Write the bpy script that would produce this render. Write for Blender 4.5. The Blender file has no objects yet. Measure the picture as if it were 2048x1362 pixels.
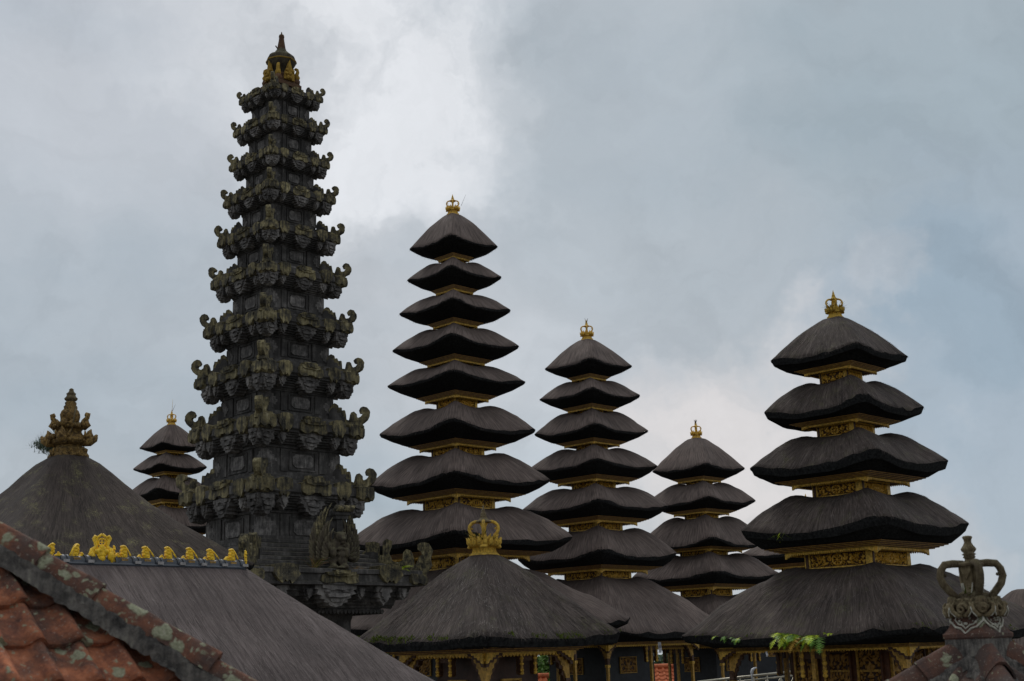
import bpy, math, random
from mathutils import Vector, Matrix, noise
import numpy as np

PI = math.pi
S = bpy.context.scene
COL = S.collection
RND = random.Random(7)

# ------------------------------------------------------------------ camera
F_PX, PITCH, ROLL = 2590.0, math.radians(13.5), math.radians(-1.8)
CAM_H = 4.2                                     # eye height above the temple court
CAM_M = (Matrix.Rotation(PI/2 + PITCH, 3, 'X') @ Matrix.Rotation(ROLL, 3, 'Z'))
CAM_P = Vector((0, 0, CAM_H))
cam = bpy.data.cameras.new('camera')
cam.sensor_width = 36.0
cam.lens = 36.0 * F_PX / 2048
cam.clip_start, cam.clip_end = 0.1, 5000
cam.dof.use_dof = True
cam.dof.focus_distance = 38.0
cam.dof.aperture_fstop = 6.3
cam_o = bpy.data.objects.new('camera', cam)
cam_o.matrix_world = Matrix.Translation(CAM_P) @ CAM_M.to_4x4()
COL.objects.link(cam_o)
S.camera = cam_o

S.view_settings.view_transform = 'Standard'
S.view_settings.look = 'None'
S.view_settings.exposure = 0.08
S.view_settings.gamma = 1.0
S.view_settings.use_curve_mapping = False

def project(P):
    c = CAM_M.transposed() @ (Vector(P) - CAM_P)
    return 1024 + F_PX*c.x/-c.z, 681 - F_PX*c.y/-c.z
def at(px, py, Y):
    """the point of the place seen at photo pixel (px, py) when it stands Y metres ahead"""
    d = CAM_M @ Vector(((px-1024)/F_PX, -(py-681)/F_PX, -1))
    return CAM_P + d*(Y/d.y)
def z_at(X, Y, py):
    lo, hi = -20.0, 80.0
    for _ in range(50):
        m = (lo+hi)/2
        if project((X, Y, m))[1] > py: lo = m
        else: hi = m
    return lo
def m_per_px(X, Y, z):
    return -(CAM_M.transposed() @ (Vector((X, Y, z)) - CAM_P)).z / F_PX

# ------------------------------------------------------------------ node helper
class N:
    def __init__(s, tree): s.t = tree; s.l = tree.links
    def n(s, typ, ins=None, **kw):
        nd = s.t.nodes.new(typ)
        for k, v in kw.items(): setattr(nd, k, v)
        for k, v in (ins or {}).items(): s.set(nd, k, v)
        return nd
    def set(s, nd, k, v):
        sock = nd.inputs[k]
        if isinstance(v, bpy.types.NodeSocket): s.l.new(v, sock)
        elif isinstance(v, bpy.types.Node): s.l.new(v.outputs[0], sock)
        else: sock.default_value = v
    def noise(s, vec, scale, detail=4, rough=.55, dist=0.0):
        return s.n('ShaderNodeTexNoise', {'Vector': vec, 'Scale': scale, 'Detail': detail, 'Roughness': rough, 'Distortion': dist}).outputs[0]
    def ramp(s, fac, stops, interp='LINEAR'):
        r = s.n('ShaderNodeValToRGB', {'Fac': fac})
        e = r.color_ramp.elements
        r.color_ramp.interpolation = interp
        while len(e) < len(stops): e.new(.5)
        for i, (p, c) in enumerate(stops):
            e[i].position = p
            e[i].color = (*c, 1) if not isinstance(c, (int, float)) else (c, c, c, 1)
        return r.outputs[0]
    def mix(s, fac, a, b, mode='MIX'):
        m = s.n('ShaderNodeMix', data_type='RGBA', blend_type=mode)
        s.set(m, 0, fac); s.set(m, 6, a if not isinstance(a, tuple) else (*a, 1)); s.set(m, 7, b if not isinstance(b, tuple) else (*b, 1))
        return m.outputs[2]
    def math(s, op, a, b=0.0, clamp=False):
        m = s.n('ShaderNodeMath', operation=op, use_clamp=clamp)
        s.set(m, 0, a); s.set(m, 1, b)
        return m.outputs[0]
    def vmath(s, op, a, b):
        m = s.n('ShaderNodeVectorMath', operation=op)
        s.set(m, 0, a); s.set(m, 1, b)
        return m
    def mapping(s, vec, scale):
        return s.n('ShaderNodeMapping', {'Vector': vec, 'Scale': scale}).outputs[0]

# ------------------------------------------------------------------ sky and sun
SUN_EL, SUN_AZ = math.radians(52), math.radians(-12)      # behind the thin cloud, ahead and a little left
W = bpy.data.worlds.new('World'); S.world = W; W.use_nodes = True
w = N(W.node_tree); W.node_tree.nodes.clear()
sky = w.n('ShaderNodeTexSky', sky_type='NISHITA', sun_disc=False, sun_elevation=SUN_EL, sun_rotation=SUN_AZ)
dirv = w.n('ShaderNodeTexCoord').outputs['Generated']
nz = w.n('ShaderNodeTexNoise', {'Vector': dirv, 'Scale': 5.0, 'Detail': 6.0, 'Roughness': .6})
warp = w.vmath('MULTIPLY', w.vmath('SUBTRACT', nz.outputs['Color'], (.5, .5, .5)).outputs[0], (.30, .30, .30)).outputs[0]
d2 = w.vmath('NORMALIZE', w.vmath('ADD', dirv, warp).outputs[0], (0, 0, 0)).outputs[0]
def look_dir(px, py):
    d = CAM_M @ Vector(((px-1024)/F_PX, -(py-681)/F_PX, -1)); return d.normalized()
def blob(px, py, rad_px, soft=1.0, vec=None):
    """a patch of the cloud deck round one direction of the sky: 1 in its middle, 0 past its radius"""
    dt = w.vmath('DOT_PRODUCT', d2 if vec is None else vec, tuple(look_dir(px, py))).outputs['Value']
    c = math.cos(math.atan(rad_px/F_PX))
    m = w.n('ShaderNodeMapRange', {'Value': dt, 'From Min': c, 'From Max': 1.0}, interpolation_type='SMOOTHSTEP')
    return m.outputs[0]
fine = w.noise(w.mapping(d2, (1, 1, 1.6)), 7.0, 7, .55)
broad = w.noise(w.mapping(dirv, (1, 1, 2.2)), 3.2, 5, .5)
cloud = w.ramp(broad, [(.30, (.33, .40, .46)), (.48, (.45, .49, .53)), (.62, (.50, .53, .565)), (.75, (.58, .60, .63))])
cloud = w.mix(w.math('MULTIPLY', blob(120, 620, 620), .55), cloud, (.385, .440, .490))
cloud = w.mix(w.math('MULTIPLY', blob(60, 60, 520), .55), cloud, (.55, .57, .61))
cloud = w.mix(w.math('MULTIPLY', blob(1380, 300, 600), .75), cloud, (.415, .462, .50))
cloud = w.mix(w.math('MULTIPLY', blob(2080, 250, 640), .85), cloud, (.315, .385, .43))
cloud = w.mix(w.math('MULTIPLY', blob(2080, 820, 560), .85), cloud, (.36, .432, .505))
cloud = w.mix(w.math('MULTIPLY', blob(1900, 660, 210), .75), cloud, (.295, .38, .455))
cloud = w.mix(w.math('MULTIPLY', blob(1180, 900, 330), .45), cloud, (.55, .60, .65))
bright = w.math('ADD', w.math('MULTIPLY', blob(730, 30, 520), .9), w.math('MULTIPLY', blob(770, 230, 300), .55), True)
bright = w.math('MULTIPLY', bright, w.ramp(fine, [(.33, .15), (.60, 1.0)]))
cloud = w.mix(w.math('MULTIPLY', bright, .88), cloud, (.74, .757, .785))
warm = w.math('ADD', w.math('MULTIPLY', blob(1480, 920, 290), 1.0), w.math('MULTIPLY', blob(1760, 650, 110), .38), True)
warm = w.math('ADD', warm, w.math('MULTIPLY', blob(1900, 1010, 130), .35), True)
warm = w.math('MULTIPLY', warm, w.ramp(fine, [(.30, .35), (.60, 1.0)]))
cloud = w.mix(w.math('MULTIPLY', warm, .9), cloud, (.68, .65, .645))
fine2 = w.noise(w.mapping(d2, (1, 1, 1.8)), 15.0, 8, .6)
shade = w.ramp(w.math('ADD', w.math('MULTIPLY', fine, .65), w.math('MULTIPLY', fine2, .35)), [(.28, .84), (.5, .99), (.72, 1.10)])
cloud = w.mix(1.0, cloud, shade, 'MULTIPLY')
zup = w.n('ShaderNodeSeparateXYZ', {'Vector': dirv}).outputs[2]
cloud = w.mix(w.math('MULTIPLY', w.math('SUBTRACT', zup, .55), 1.4, True), cloud, (.70, .71, .73))
bg1 = w.n('ShaderNodeBackground', {'Color': sky, 'Strength': .09})
bg2 = w.n('ShaderNodeBackground', {'Color': cloud, 'Strength': 1.0})
mixs = w.n('ShaderNodeMixShader', {0: .95, 1: bg1, 2: bg2})
w.n('ShaderNodeOutputWorld', {'Surface': mixs})

sun = bpy.data.lights.new('sun', 'SUN'); sun.energy = .85; sun.angle = math.radians(14); sun.color = (1, .96, .9)
sun_o = bpy.data.objects.new('sun', sun); COL.objects.link(sun_o)
sd = Vector((math.sin(SUN_AZ)*math.cos(SUN_EL), math.cos(SUN_AZ)*math.cos(SUN_EL), math.sin(SUN_EL)))
sun_o.rotation_euler = sd.to_track_quat('Z', 'Y').to_euler()

# ------------------------------------------------------------------ materials
def mat(name):
    m = bpy.data.materials.new(name); m.use_nodes = True
    t = m.node_tree; t.nodes.clear()
    q = N(t)
    out = q.n('ShaderNodeOutputMaterial')
    b = q.n('ShaderNodeBsdfPrincipled'); t.links.new(b.outputs[0], out.inputs[0])
    return m, q, b
def bump(q, b, h, strength=.5, dist=.02):
    bp = q.n('ShaderNodeBump', {'Height': h, 'Strength': strength, 'Distance': dist})
    q.set(b, 'Normal', bp.outputs[0])

def thatch(name, dark, mid, light, moss=None, across=(14, 38), wild=0.0):
    m, q, b = mat(name)
    uv = q.n('ShaderNodeUVMap').outputs[0]
    ob = q.n('ShaderNodeTexCoord').outputs['Object']
    n1 = q.noise(q.mapping(uv, (across[0], 1.1, 1)), 1.0, 5, .65, wild)
    n2 = q.noise(q.mapping(uv, (across[1], 2.2, 1)), 1.0, 4, .6, wild)
    n3 = q.noise(ob, .9, 4, .6)
    f = q.math('ADD', q.math('MULTIPLY', n1, .6), q.math('MULTIPLY', n2, .4))
    c = q.ramp(f, [(.37, dark), (.50, mid), (.63, light)])
    c = q.mix(1.0, c, q.ramp(n3, [(.3, .72), (.7, 1.18)]), 'MULTIPLY')
    if moss:
        n4 = q.noise(ob, 2.1, 8, .7)
        n5 = q.noise(ob, 28.0, 3, .7)
        k = q.math('MULTIPLY', q.ramp(n4, [(.52, 0.0), (.66, 1.0)]), q.ramp(n5, [(.42, 0.0), (.62, 1.0)]))
        c = q.mix(q.math('MULTIPLY', k, moss[3]), c, moss[:3])
    q.set(b, 'Base Color', c); q.set(b, 'Roughness', .8); q.set(b, 'Specular IOR Level', .25)
    bump(q, b, f, .9, .035)
    return m
M = {}
M['thatch'] = thatch('palm_fibre_thatch', (.050, .036, .030), (.122, .091, .078), (.205, .158, .138))
M['thatch_rough'] = thatch('weathered_fibre_thatch', (.026, .019, .0155), (.068, .051, .043), (.135, .106, .092), (.15, .16, .05, .35), (11, 30), 1.6)
M['thatch_old'] = thatch('old_mossy_thatch', (.022, .016, .013), (.055, .041, .034), (.098, .076, .063), (.22, .20, .09, .85), (8, 22), 2.0)
M['thatch_grey'] = thatch('smooth_grey_thatch', (.066, .050, .047), (.116, .091, .085), (.168, .136, .128), None, (24, 64), .3)
m, q, b = mat('cut_thatch_underside_shade')
q.set(b, 'Base Color', q.ramp(q.noise(q.n('ShaderNodeTexCoord').outputs['Object'], 16, 5, .7), [(.35, .008), (.7, .034)]))  # near-black copy of the thatch, shade under the eaves painted in
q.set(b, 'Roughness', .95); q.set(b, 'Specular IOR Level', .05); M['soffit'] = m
def plain(name, col, rough=.6, metal=0.0, var=.25, scale=6.0, bmp=.2, spec=.4):
    m, q, b = mat(name)
    ob = q.n('ShaderNodeTexCoord').outputs['Object']
    n = q.noise(ob, scale, 5, .65)
    c = q.mix(1.0, (*col,), q.ramp(n, [(.3, 1-var), (.7, 1+var)]), 'MULTIPLY')
    q.set(b, 'Base Color', c); q.set(b, 'Roughness', rough); q.set(b, 'Metallic', metal); q.set(b, 'Specular IOR Level', spec)
    if bmp: bump(q, b, q.noise(ob, scale*3, 4, .6), bmp, .02)
    return m
M['straw'] = plain('loose_pale_straw', (.19, .16, .145), .7, 0, .4, 3, 0)
M['straw_dark'] = plain('loose_dark_fibre', (.030, .027, .026), .8, 0, .4, 3, 0, .1)
M['straw_mid'] = plain('loose_brown_fibre', (.070, .056, .051), .8, 0, .4, 3, 0, .2)
M['wood'] = plain('dark_red_brown_wood', (.095, .034, .014), .55, 0, .5, 9)
M['black'] = plain('black_stained_boards', (.016, .019, .023), .5, 0, .5, 5)
M['brown_board'] = plain('brown_boards', (.060, .030, .020), .55, 0, .4, 4)
M['gold'] = plain('gilded_wood', (.70, .42, .060), .42, .12, .55, 14, .5)
M['gold_dull'] = plain('dull_gilding', (.46, .26, .048), .5, .1, .6, 14, .5)  # duller gold; on the cornice lines it stands in for shade
M['gold_bright'] = plain('fresh_gold_paint', (.95, .60, .030), .38, .0, .42, 34, .5)
def relief_mat(name, hi, lo, scale):
    m, q, b = mat(name)
    ob = q.n('ShaderNodeTexCoord').outputs['Object']
    h = q.n('ShaderNodeAttribute', attribute_name='relief').outputs['Fac']
    v = q.n('ShaderNodeTexVoronoi', {'Vector': ob, 'Scale': scale}).outputs[0]
    n = q.noise(ob, scale*.8, 4, .7)
    k = q.math('ADD', q.math('MULTIPLY', h, .7), q.math('MULTIPLY', n, .5))
    c = q.ramp(k, [(.36, lo), (.58, hi)])
    q.set(b, 'Base Color', c); q.set(b, 'Roughness', .45); q.set(b, 'Metallic', .2)
    bump(q, b, q.math('ADD', n, q.math('MULTIPLY', v, .6)), .7, .03)
    return m
M['carving'] = relief_mat('gilded_carving', (.74, .43, .06), (.075, .030, .010), 16)
M['carving_dark'] = relief_mat('dark_gilded_carving', (.36, .185, .036), (.045, .018, .009), 14)

def stone_mat(name, stops, moss=None, light=.0, scale=1.0):
    m, q, b = mat(name)
    ob = q.n('ShaderNodeTexCoord').outputs['Object']
    rnd = q.n('ShaderNodeObjectInfo').outputs['Random']
    vec = q.vmath('ADD', ob, q.vmath('SCALE', (1, 1, 1), (0, 0, 0)).outputs[0]).outputs[0]
    off = q.n('ShaderNodeCombineXYZ', {0: q.math('MULTIPLY', rnd, 31.0), 1: q.math('MULTIPLY', rnd, 17.0), 2: 0.0}).outputs[0]
    vec = q.vmath('ADD', ob, off).outputs[0]
    n1 = q.noise(vec, 2.2*scale, 8, .68)
    n2 = q.noise(q.mapping(vec, (9*scale, 9*scale, 1.2*scale)), 1.0, 5, .65)     # rain streaks
    f = q.math('ADD', q.math('MULTIPLY', n1, .6), q.math('MULTIPLY', n2, .4))
    c = q.ramp(f, stops)
    c = q.mix(1.0, c, q.ramp(rnd, [(0, .75), (1, 1.3)]), 'MULTIPLY')
    if moss:
        up = q.n('ShaderNodeSeparateXYZ', {0: q.n('ShaderNodeNewGeometry').outputs['Normal']}).outputs[2]
        n3 = q.noise(vec, 7*scale, 6, .7)
        k = q.math('MULTIPLY', q.ramp(up, [(moss[4], 0.0), (moss[5], 1.0)]), q.ramp(n3, [(.36, .1), (.56, 1.0)]))
        c = q.mix(q.math('MULTIPLY', k, moss[3]), c, moss[:3])
    sp = q.n('ShaderNodeTexVoronoi', {'Vector': vec, 'Scale': 26*scale}).outputs[0]
    k = q.math('MULTIPLY', q.ramp(sp, [(.10, 1.0), (.22, 0.0)]), q.ramp(q.noise(vec, 3*scale, 3), [(.50, 0.0), (.62, 1.0)]))
    c = q.mix(q.math('MULTIPLY', k, light), c, (.34, .34, .25))
    q.set(b, 'Base Color', c); q.set(b, 'Roughness', .85); q.set(b, 'Specular IOR Level', .25)
    bump(q, b, q.math('ADD', n1, q.math('MULTIPLY', q.noise(vec, 24*scale, 4, .7), .5)), .8, .04)
    return m
M['stone'] = stone_mat('shade_dark_lava_stone', [(.32, (.017, .0155, .0145)), (.50, (.062, .057, .053)), (.68, (.175, .161, .149))], (.11, .098, .062, .45, .35, .95), .2)  # dark lava stone, darkened further to put recess shade into the colour
M['stone_mask'] = stone_mat('relief_light_lava_stone', [(.33, (.024, .022, .021)), (.48, (.105, .096, .090)), (.66, (.30, .275, .255))], None, .15, 2.4)  # same stone made lighter, so raised carving carries painted light
M['stone_moss'] = stone_mat('mossy_lava_stone', [(.37, (.018, .017, .016)), (.465, (.070, .061, .043)), (.55, (.205, .170, .085)), (.68, (.45, .395, .255))], None, .9, 3.4)
M['stone_brown'] = stone_mat('brown_mossy_stone', [(.30, (.022, .019, .016)), (.46, (.070, .055, .040)), (.62, (.135, .115, .070)), (.78, (.25, .23, .15))], (.15, .145, .075, .6, .2, .9), .4, 2.0)
M['stone_old'] = stone_mat('mossy_gilded_stone', [(.34, (.035, .022, .013)), (.45, (.13, .080, .034)), (.56, (.36, .22, .065)), (.72, (.36, .32, .20))], (.13, .125, .065, .4, .4, .95), .5, 6.5)
M['crown_gilt'] = stone_mat('weathered_gilt_crown', [(.30, (.08, .038, .020)), (.42, (.46, .27, .045)), (.56, (.86, .55, .085)), (.74, (.56, .46, .22))], (.14, .15, .06, .5, .3, .9), .4, 7.0)
M['stone_gilt'] = stone_mat('worn_gilt_stone', [(.30, (.10, .055, .02)), (.46, (.30, .18, .03)), (.66, (.45, .29, .05)), (.8, (.30, .27, .16))], None, .3, 2.0)
M['stone_red'] = stone_mat('ochre_red_stone', [(.30, (.05, .024, .018)), (.5, (.13, .068, .040)), (.7, (.20, .13, .06)), (.8, (.24, .22, .14))], (.10, .10, .05, .5, .3, .9), .3, 2.0)
M['crown_grey'] = stone_mat('mossy_cement_crown', [(.32, (.050, .036, .022)), (.46, (.14, .103, .058)), (.60, (.25, .20, .115)), (.74, (.48, .45, .35))], (.15, .15, .07, .4, .3, .9), .5, 6.0)
M['lime'] = plain('flaked_lime_edge', (.42, .40, .33), .8, 0, .5, 30)

def tile_mat(name, lich, s=1.0, tone=1.0, grey=.0):
    m, q, b = mat(name)
    ob = q.n('ShaderNodeTexCoord').outputs['Object']
    uv = q.n('ShaderNodeUVMap').outputs[0]
    cell = q.n('ShaderNodeTexWhiteNoise', {'Vector': q.vmath('FLOOR', uv, (0, 0, 0)).outputs[0]}, noise_dimensions='2D').outputs[0]
    n1 = q.noise(ob, 7*s, 8, .7); n2 = q.noise(ob, 40*s, 5, .7)
    c = q.ramp(q.math('ADD', q.math('MULTIPLY', n1, .7), q.math('MULTIPLY', n2, .3)),
               [(.30, (.050*tone, .024*tone, .019*tone)), (.42, (.15*tone, .058*tone, .036*tone)), (.55, (.32*tone, .115*tone, .055*tone)), (.72, (.42*tone, .20*tone, .115*tone))])
    c = q.mix(1.0, c, q.ramp(cell, [(0, (.70, .68, .68)), (1, (1.15, 1.12, 1.1))]), 'MULTIPLY')
    d = q.noise(ob, 3.4*s, 6, .6)
    c = q.mix(q.ramp(d, [(.46, 0.0), (.62, .80)]), c, (.055, .042, .036))
    if grey: c = q.mix(grey, c, (.085, .068, .062))
    vv = q.vmath('ADD', ob, q.vmath('MULTIPLY', q.vmath('SUBTRACT', q.n('ShaderNodeTexNoise', {'Vector': ob, 'Scale': 16*s, 'Detail': 4.0}).outputs['Color'], (.5, .5, .5)).outputs[0], (.09/s,)*3).outputs[0]).outputs[0]
    vor = q.n('ShaderNodeTexVoronoi', {'Vector': vv, 'Scale': 9.0*s, 'Randomness': 1.0})
    keep = q.ramp(q.n('ShaderNodeSeparateXYZ', {0: vor.outputs['Color']}).outputs[0], [(1-lich-.02, 0.0), (1-lich, 1.0)])
    k = q.math('MULTIPLY', q.ramp(vor.outputs['Distance'], [(.36, 1.0), (.46, 0.0)]), keep)
    lc = q.ramp(q.noise(ob, 60*s, 5, .7), [(.3, (.15, .15, .095)), (.5, (.27, .28, .18)), (.72, (.40, .40, .30))])
    c = q.mix(q.math('MULTIPLY', k, .92), c, lc)
    vor2 = q.n('ShaderNodeTexVoronoi', {'Vector': vv, 'Scale': 26.0*s})
    k2 = q.math('MULTIPLY', q.ramp(vor2.outputs['Distance'], [(.26, 1.0), (.38, 0.0)]), q.ramp(q.n('ShaderNodeSeparateXYZ', {0: vor2.outputs['Color']}).outputs[0], [(1-lich*.7-.02, 0.0), (1-lich*.7, 1.0)]))
    c = q.mix(q.math('MULTIPLY', k2, .8), c, lc)
    spk = q.ramp(q.noise(ob, 55*s, 3, .6), [(.62, 0.0), (.70, 1.0)])
    c = q.mix(q.math('MULTIPLY', spk, .6), c, (.36, .32, .26))
    q.set(b, 'Base Color', c); q.set(b, 'Roughness', .85); q.set(b, 'Specular IOR Level', .25)
    bump(q, b, q.math('ADD', n2, q.math('MULTIPLY', k, .6)), .7, .01)
    return m
M['tile'] = tile_mat('weathered_terracotta_tile', .16, 1.6, 1.55)
M['ridge'] = tile_mat('lichen_covered_terracotta', .60, 1.25, .75, .28)
M['tile_dark'] = tile_mat('dark_terracotta_tile', .16, 1.3, .42, .45)
M['tile_far'] = plain('bright_terracotta_tile', (.60, .165, .065), .8, 0, .25, 3)
M['mortar'] = stone_mat('grey_mossy_mortar', [(.36, (.026, .024, .022)), (.47, (.095, .086, .078)), (.57, (.19, .172, .15)), (.70, (.34, .32, .26))], None, .4, 6.0)
M['slate'] = plain('blue_grey_glazed_tile', (.058, .066, .080), .4, 0, .25, 8, .2, .5)
M['cement'] = plain('pale_cement_patch', (.34, .32, .31), .8, 0, .4, 20)
M['leaf'] = plain('green_leaves', (.13, .21, .055), .55, 0, .5, 2, 0)
M['leaf_blue'] = plain('grey_green_needles', (.095, .125, .095), .6, 0, .4, 2, 0)
M['fern'] = plain('bright_fern', (.50, .62, .012), .5, 0, .4, 6, 0)
M['fern_dark'] = plain('green_fern', (.13, .28, .03), .5, 0, .4, 6, 0)
M['fern_dry'] = plain('dry_yellow_fern', (.45, .26, .03), .6, 0, .4, 6, 0)
M['moss'] = plain('green_moss', (.085, .115, .014), .9, 0, .5, 14, .6, .1)
M['grass_dry'] = plain('dry_grass', (.27, .16, .06), .7, 0, .5, 6, 0)
M['twig'] = plain('dry_twigs', (.10, .065, .045), .8, 0, .4, 9, 0)
M['bark'] = plain('bark', (.075, .06, .048), .9, 0, .4, 5)
M['cloth'] = plain('white_cloth', (.70, .70, .74), .8, 0, .08, 5, 0)
M['ink'] = plain('grey_ink', (.33, .34, .42), .8, 0, .1, 5, 0)
M['white'] = plain('white_enamel', (.75, .76, .78), .3, 0, .05, 5, 0)
M['steel'] = plain('pale_painted_steel', (.50, .46, .36), .35, .5, .2, 9, 0)
M['ground'] = plain('court_earth', (.10, .092, .075), .9, 0, .4, .4)
M['shaft'] = M['stone']

# ------------------------------------------------------------------ mesh builder
class MB:
    def __init__(s): s.v = []; s.f = []; s.m = []; s.uv = []; s.sm = []; s.rel = {}; s.mats = []
    def mi(s, k):
        if k not in s.mats: s.mats.append(k)
        return s.mats.index(k)
    def face(s, idx, mk, uv=None, smooth=False):
        s.f.append(idx); s.m.append(s.mi(mk)); s.uv.append(uv); s.sm.append(smooth)
    def add(s, p): s.v.append(tuple(p)); return len(s.v)-1
    def box(s, c, d, mk, T=None, taper=1.0):
        x, y, z = c; a, b, h = d[0]/2, d[1]/2, d[2]/2
        i = len(s.v)
        for k, t in ((-h, 1.0), (h, taper)):
            for sx, sy in ((-1, -1), (1, -1), (1, 1), (-1, 1)):
                p = Vector((x+sx*a*t, y+sy*b*t, z+k)); s.add(T @ p if T else p)
        for q in ((3, 2, 1, 0), (4, 5, 6, 7), (0, 1, 5, 4), (1, 2, 6, 5), (2, 3, 7, 6), (3, 0, 4, 7)): s.face([i+j for j in q], mk)
    def square_loft(s, prof, mk, cx=0, cy=0, cap=(True, True), T=None):
        """stacked square rings [(half_diagonal, z[, material])]"""
        base = len(s.v)
        for pr in prof:
            h = pr[0]/math.sqrt(2)
            for sx, sy in ((-1, -1), (1, -1), (1, 1), (-1, 1)):
                p = Vector((cx+sx*h, cy+sy*h, pr[1])); s.add(T @ p if T else p)
        for i in range(len(prof)-1):
            k = prof[i+1][2] if len(prof[i+1]) > 2 else mk
            for j in range(4):
                a, b_ = base+4*i+j, base+4*i+(j+1) % 4
                up = (prof[i+1][1] - prof[i][1]) >= 0
                s.face([a, b_, b_+4, a+4], k)
        if cap[0]: s.face([base+3, base+2, base+1, base], mk)
        e = base+4*(len(prof)-1)
        if cap[1]: s.face([e, e+1, e+2, e+3], mk)
    def prism(s, pts, y0, y1, mk, T=None, side=None):
        """outline in the x-z plane, extruded from y0 to y1"""
        n = len(pts); i = len(s.v)
        area = sum(pts[k][0]*pts[(k+1) % n][1]-pts[(k+1) % n][0]*pts[k][1] for k in range(n))
        if area < 0: pts = pts[::-1]
        for y in (y0, y1):
            for x, z in pts:
                p = Vector((x, y, z)); s.add(T @ p if T else p)
        fl = y0 < y1
        A = list(range(i, i+n)); B = list(range(i+n, i+2*n))
        s.face(A if fl else A[::-1], mk); s.face(B[::-1] if fl else B, mk)
        for k in range(n):
            q = [A[k], B[k], B[(k+1) % n], A[(k+1) % n]]
            s.face(q if fl else q[::-1], side or mk)
    def tube(s, pts, rad, n, mk, T=None, cap=True, flat=1.0):
        pts = [Vector(p) for p in pts]; i0 = len(s.v)
        if isinstance(rad, (int, float)): rad = [rad]*len(pts)
        up = None
        for k, p in enumerate(pts):
            d = (pts[min(k+1, len(pts)-1)] - pts[max(k-1, 0)])
            d = d.normalized() if d.length > 1e-9 else Vector((0, 0, 1))
            if up is None: up = Vector((0, 0, 1)) if abs(d.z) < .9 else Vector((0, 1, 0))
            a = d.cross(up)
            a = a.normalized() if a.length > 1e-6 else Vector((1, 0, 0))
            bb = a.cross(d).normalized(); up = bb
            for j in range(n):
                t = 2*PI*j/n
                v = p + rad[k]*(math.cos(t)*a*flat + math.sin(t)*bb); s.add(T @ v if T else v)
        for k in range(len(pts)-1):
            for j in range(n):
                a, b_ = i0+k*n+j, i0+k*n+(j+1) % n
                s.face([a, b_, b_+n, a+n], mk, None, True)
        if cap:
            s.face([i0+j for j in range(n)][::-1], mk); e = i0+(len(pts)-1)*n
            s.face([e+j for j in range(n)], mk)
    def lathe(s, prof, n, mk, c=(0, 0), T=None, rib=0, ribs=0, smooth=True):
        i0 = len(s.v)
        for r, z in prof:
            for j in range(n):
                t = 2*PI*j/n
                rr = r*(1+rib*math.cos(t*ribs)) if ribs else r
                p = Vector((c[0]+rr*math.cos(t), c[1]+rr*math.sin(t), z)); s.add(T @ p if T else p)
        for k in range(len(prof)-1):
            for j in range(n):
                a, b_ = i0+k*n+j, i0+k*n+(j+1) % n
                s.face([a, b_, b_+n, a+n], mk, None, smooth)
        s.face([i0+j for j in range(n)][::-1], mk); e = i0+(len(prof)-1)*n
        s.face([e+j for j in range(n)], mk)
    def ball(s, c, r, mk, T=None, nu=10, nv=6, bumpy=0.0):
        r = (r, r, r) if isinstance(r, (int, float)) else r
        i0 = len(s.v)
        for k in range(1, nv):
            ph = PI*k/nv
            for j in range(nu):
                t = 2*PI*j/nu; g = 1+bumpy*(RND.random()-.5)
                p = Vector((c[0]+r[0]*math.sin(ph)*math.cos(t)*g, c[1]+r[1]*math.sin(ph)*math.sin(t)*g, c[2]+r[2]*math.cos(ph)*g)); s.add(T @ p if T else p)
        p = Vector((c[0], c[1], c[2]+r[2])); q_ = Vector((c[0], c[1], c[2]-r[2]))
        a = s.add(T @ p if T else p); z = s.add(T @ q_ if T else q_)
        for k in range(nv-2):
            for j in range(nu):
                x, y = i0+k*nu+j, i0+k*nu+(j+1) % nu
                s.face([x, x+nu, y+nu, y], mk, None, True)
        e = i0+(nv-2)*nu
        for j in range(nu):
            s.face([a, i0+j, i0+(j+1) % nu], mk, None, True); s.face([z, e+(j+1) % nu, e+j], mk, None, True)
    def blade(s, p, d, side, wd, mk, mid=None):
        p, d, side = Vector(p), Vector(d), Vector(side)
        a = s.add(p - side*wd); b_ = s.add(p + side*wd); c = s.add(p + d)
        s.face([a, b_, c], mk)
    def panel(s, w_, h_, nx, ny, amp, mk, T, seed=0, wheel=None, freq=7.0, figure=None):
        """carved panel in x-z, relief towards -y"""
        i0 = len(s.v)
        for j in range(ny+1):
            for i in range(nx+1):
                x, z = (i/nx-.5)*w_, (j/ny-.5)*h_
                xx = abs(x)
                v = Vector((xx*freq, seed*3.1, z*freq))
                hgt = .5+.5*math.sin(6*noise.noise(v)+4.5*noise.noise(v*2.3))
                hgt = max(0, min(1, (hgt-.25)*1.6))
                if wheel:
                    r = math.hypot(x, z); R = wheel
                    if r < R*1.1:
                        a = math.atan2(z, x)
                        hgt = 1 if (abs(r-R*.92) < R*.13 or r < R*.25 or (math.cos(a*8) > .2 and r < R*.8)) else 0
                eb = min(1, min(w_/2-abs(x), h_/2-abs(z))/(.04*max(w_, h_)+1e-6))
                p = Vector((x, -amp*hgt*eb, z)); k = s.add(T @ p if T else p); s.rel[k] = hgt*eb
        for j in range(ny):
            for i in range(nx):
                a = i0+j*(nx+1)+i
                s.face([a, a+1, a+nx+2, a+nx+1], mk, None, False)
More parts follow.
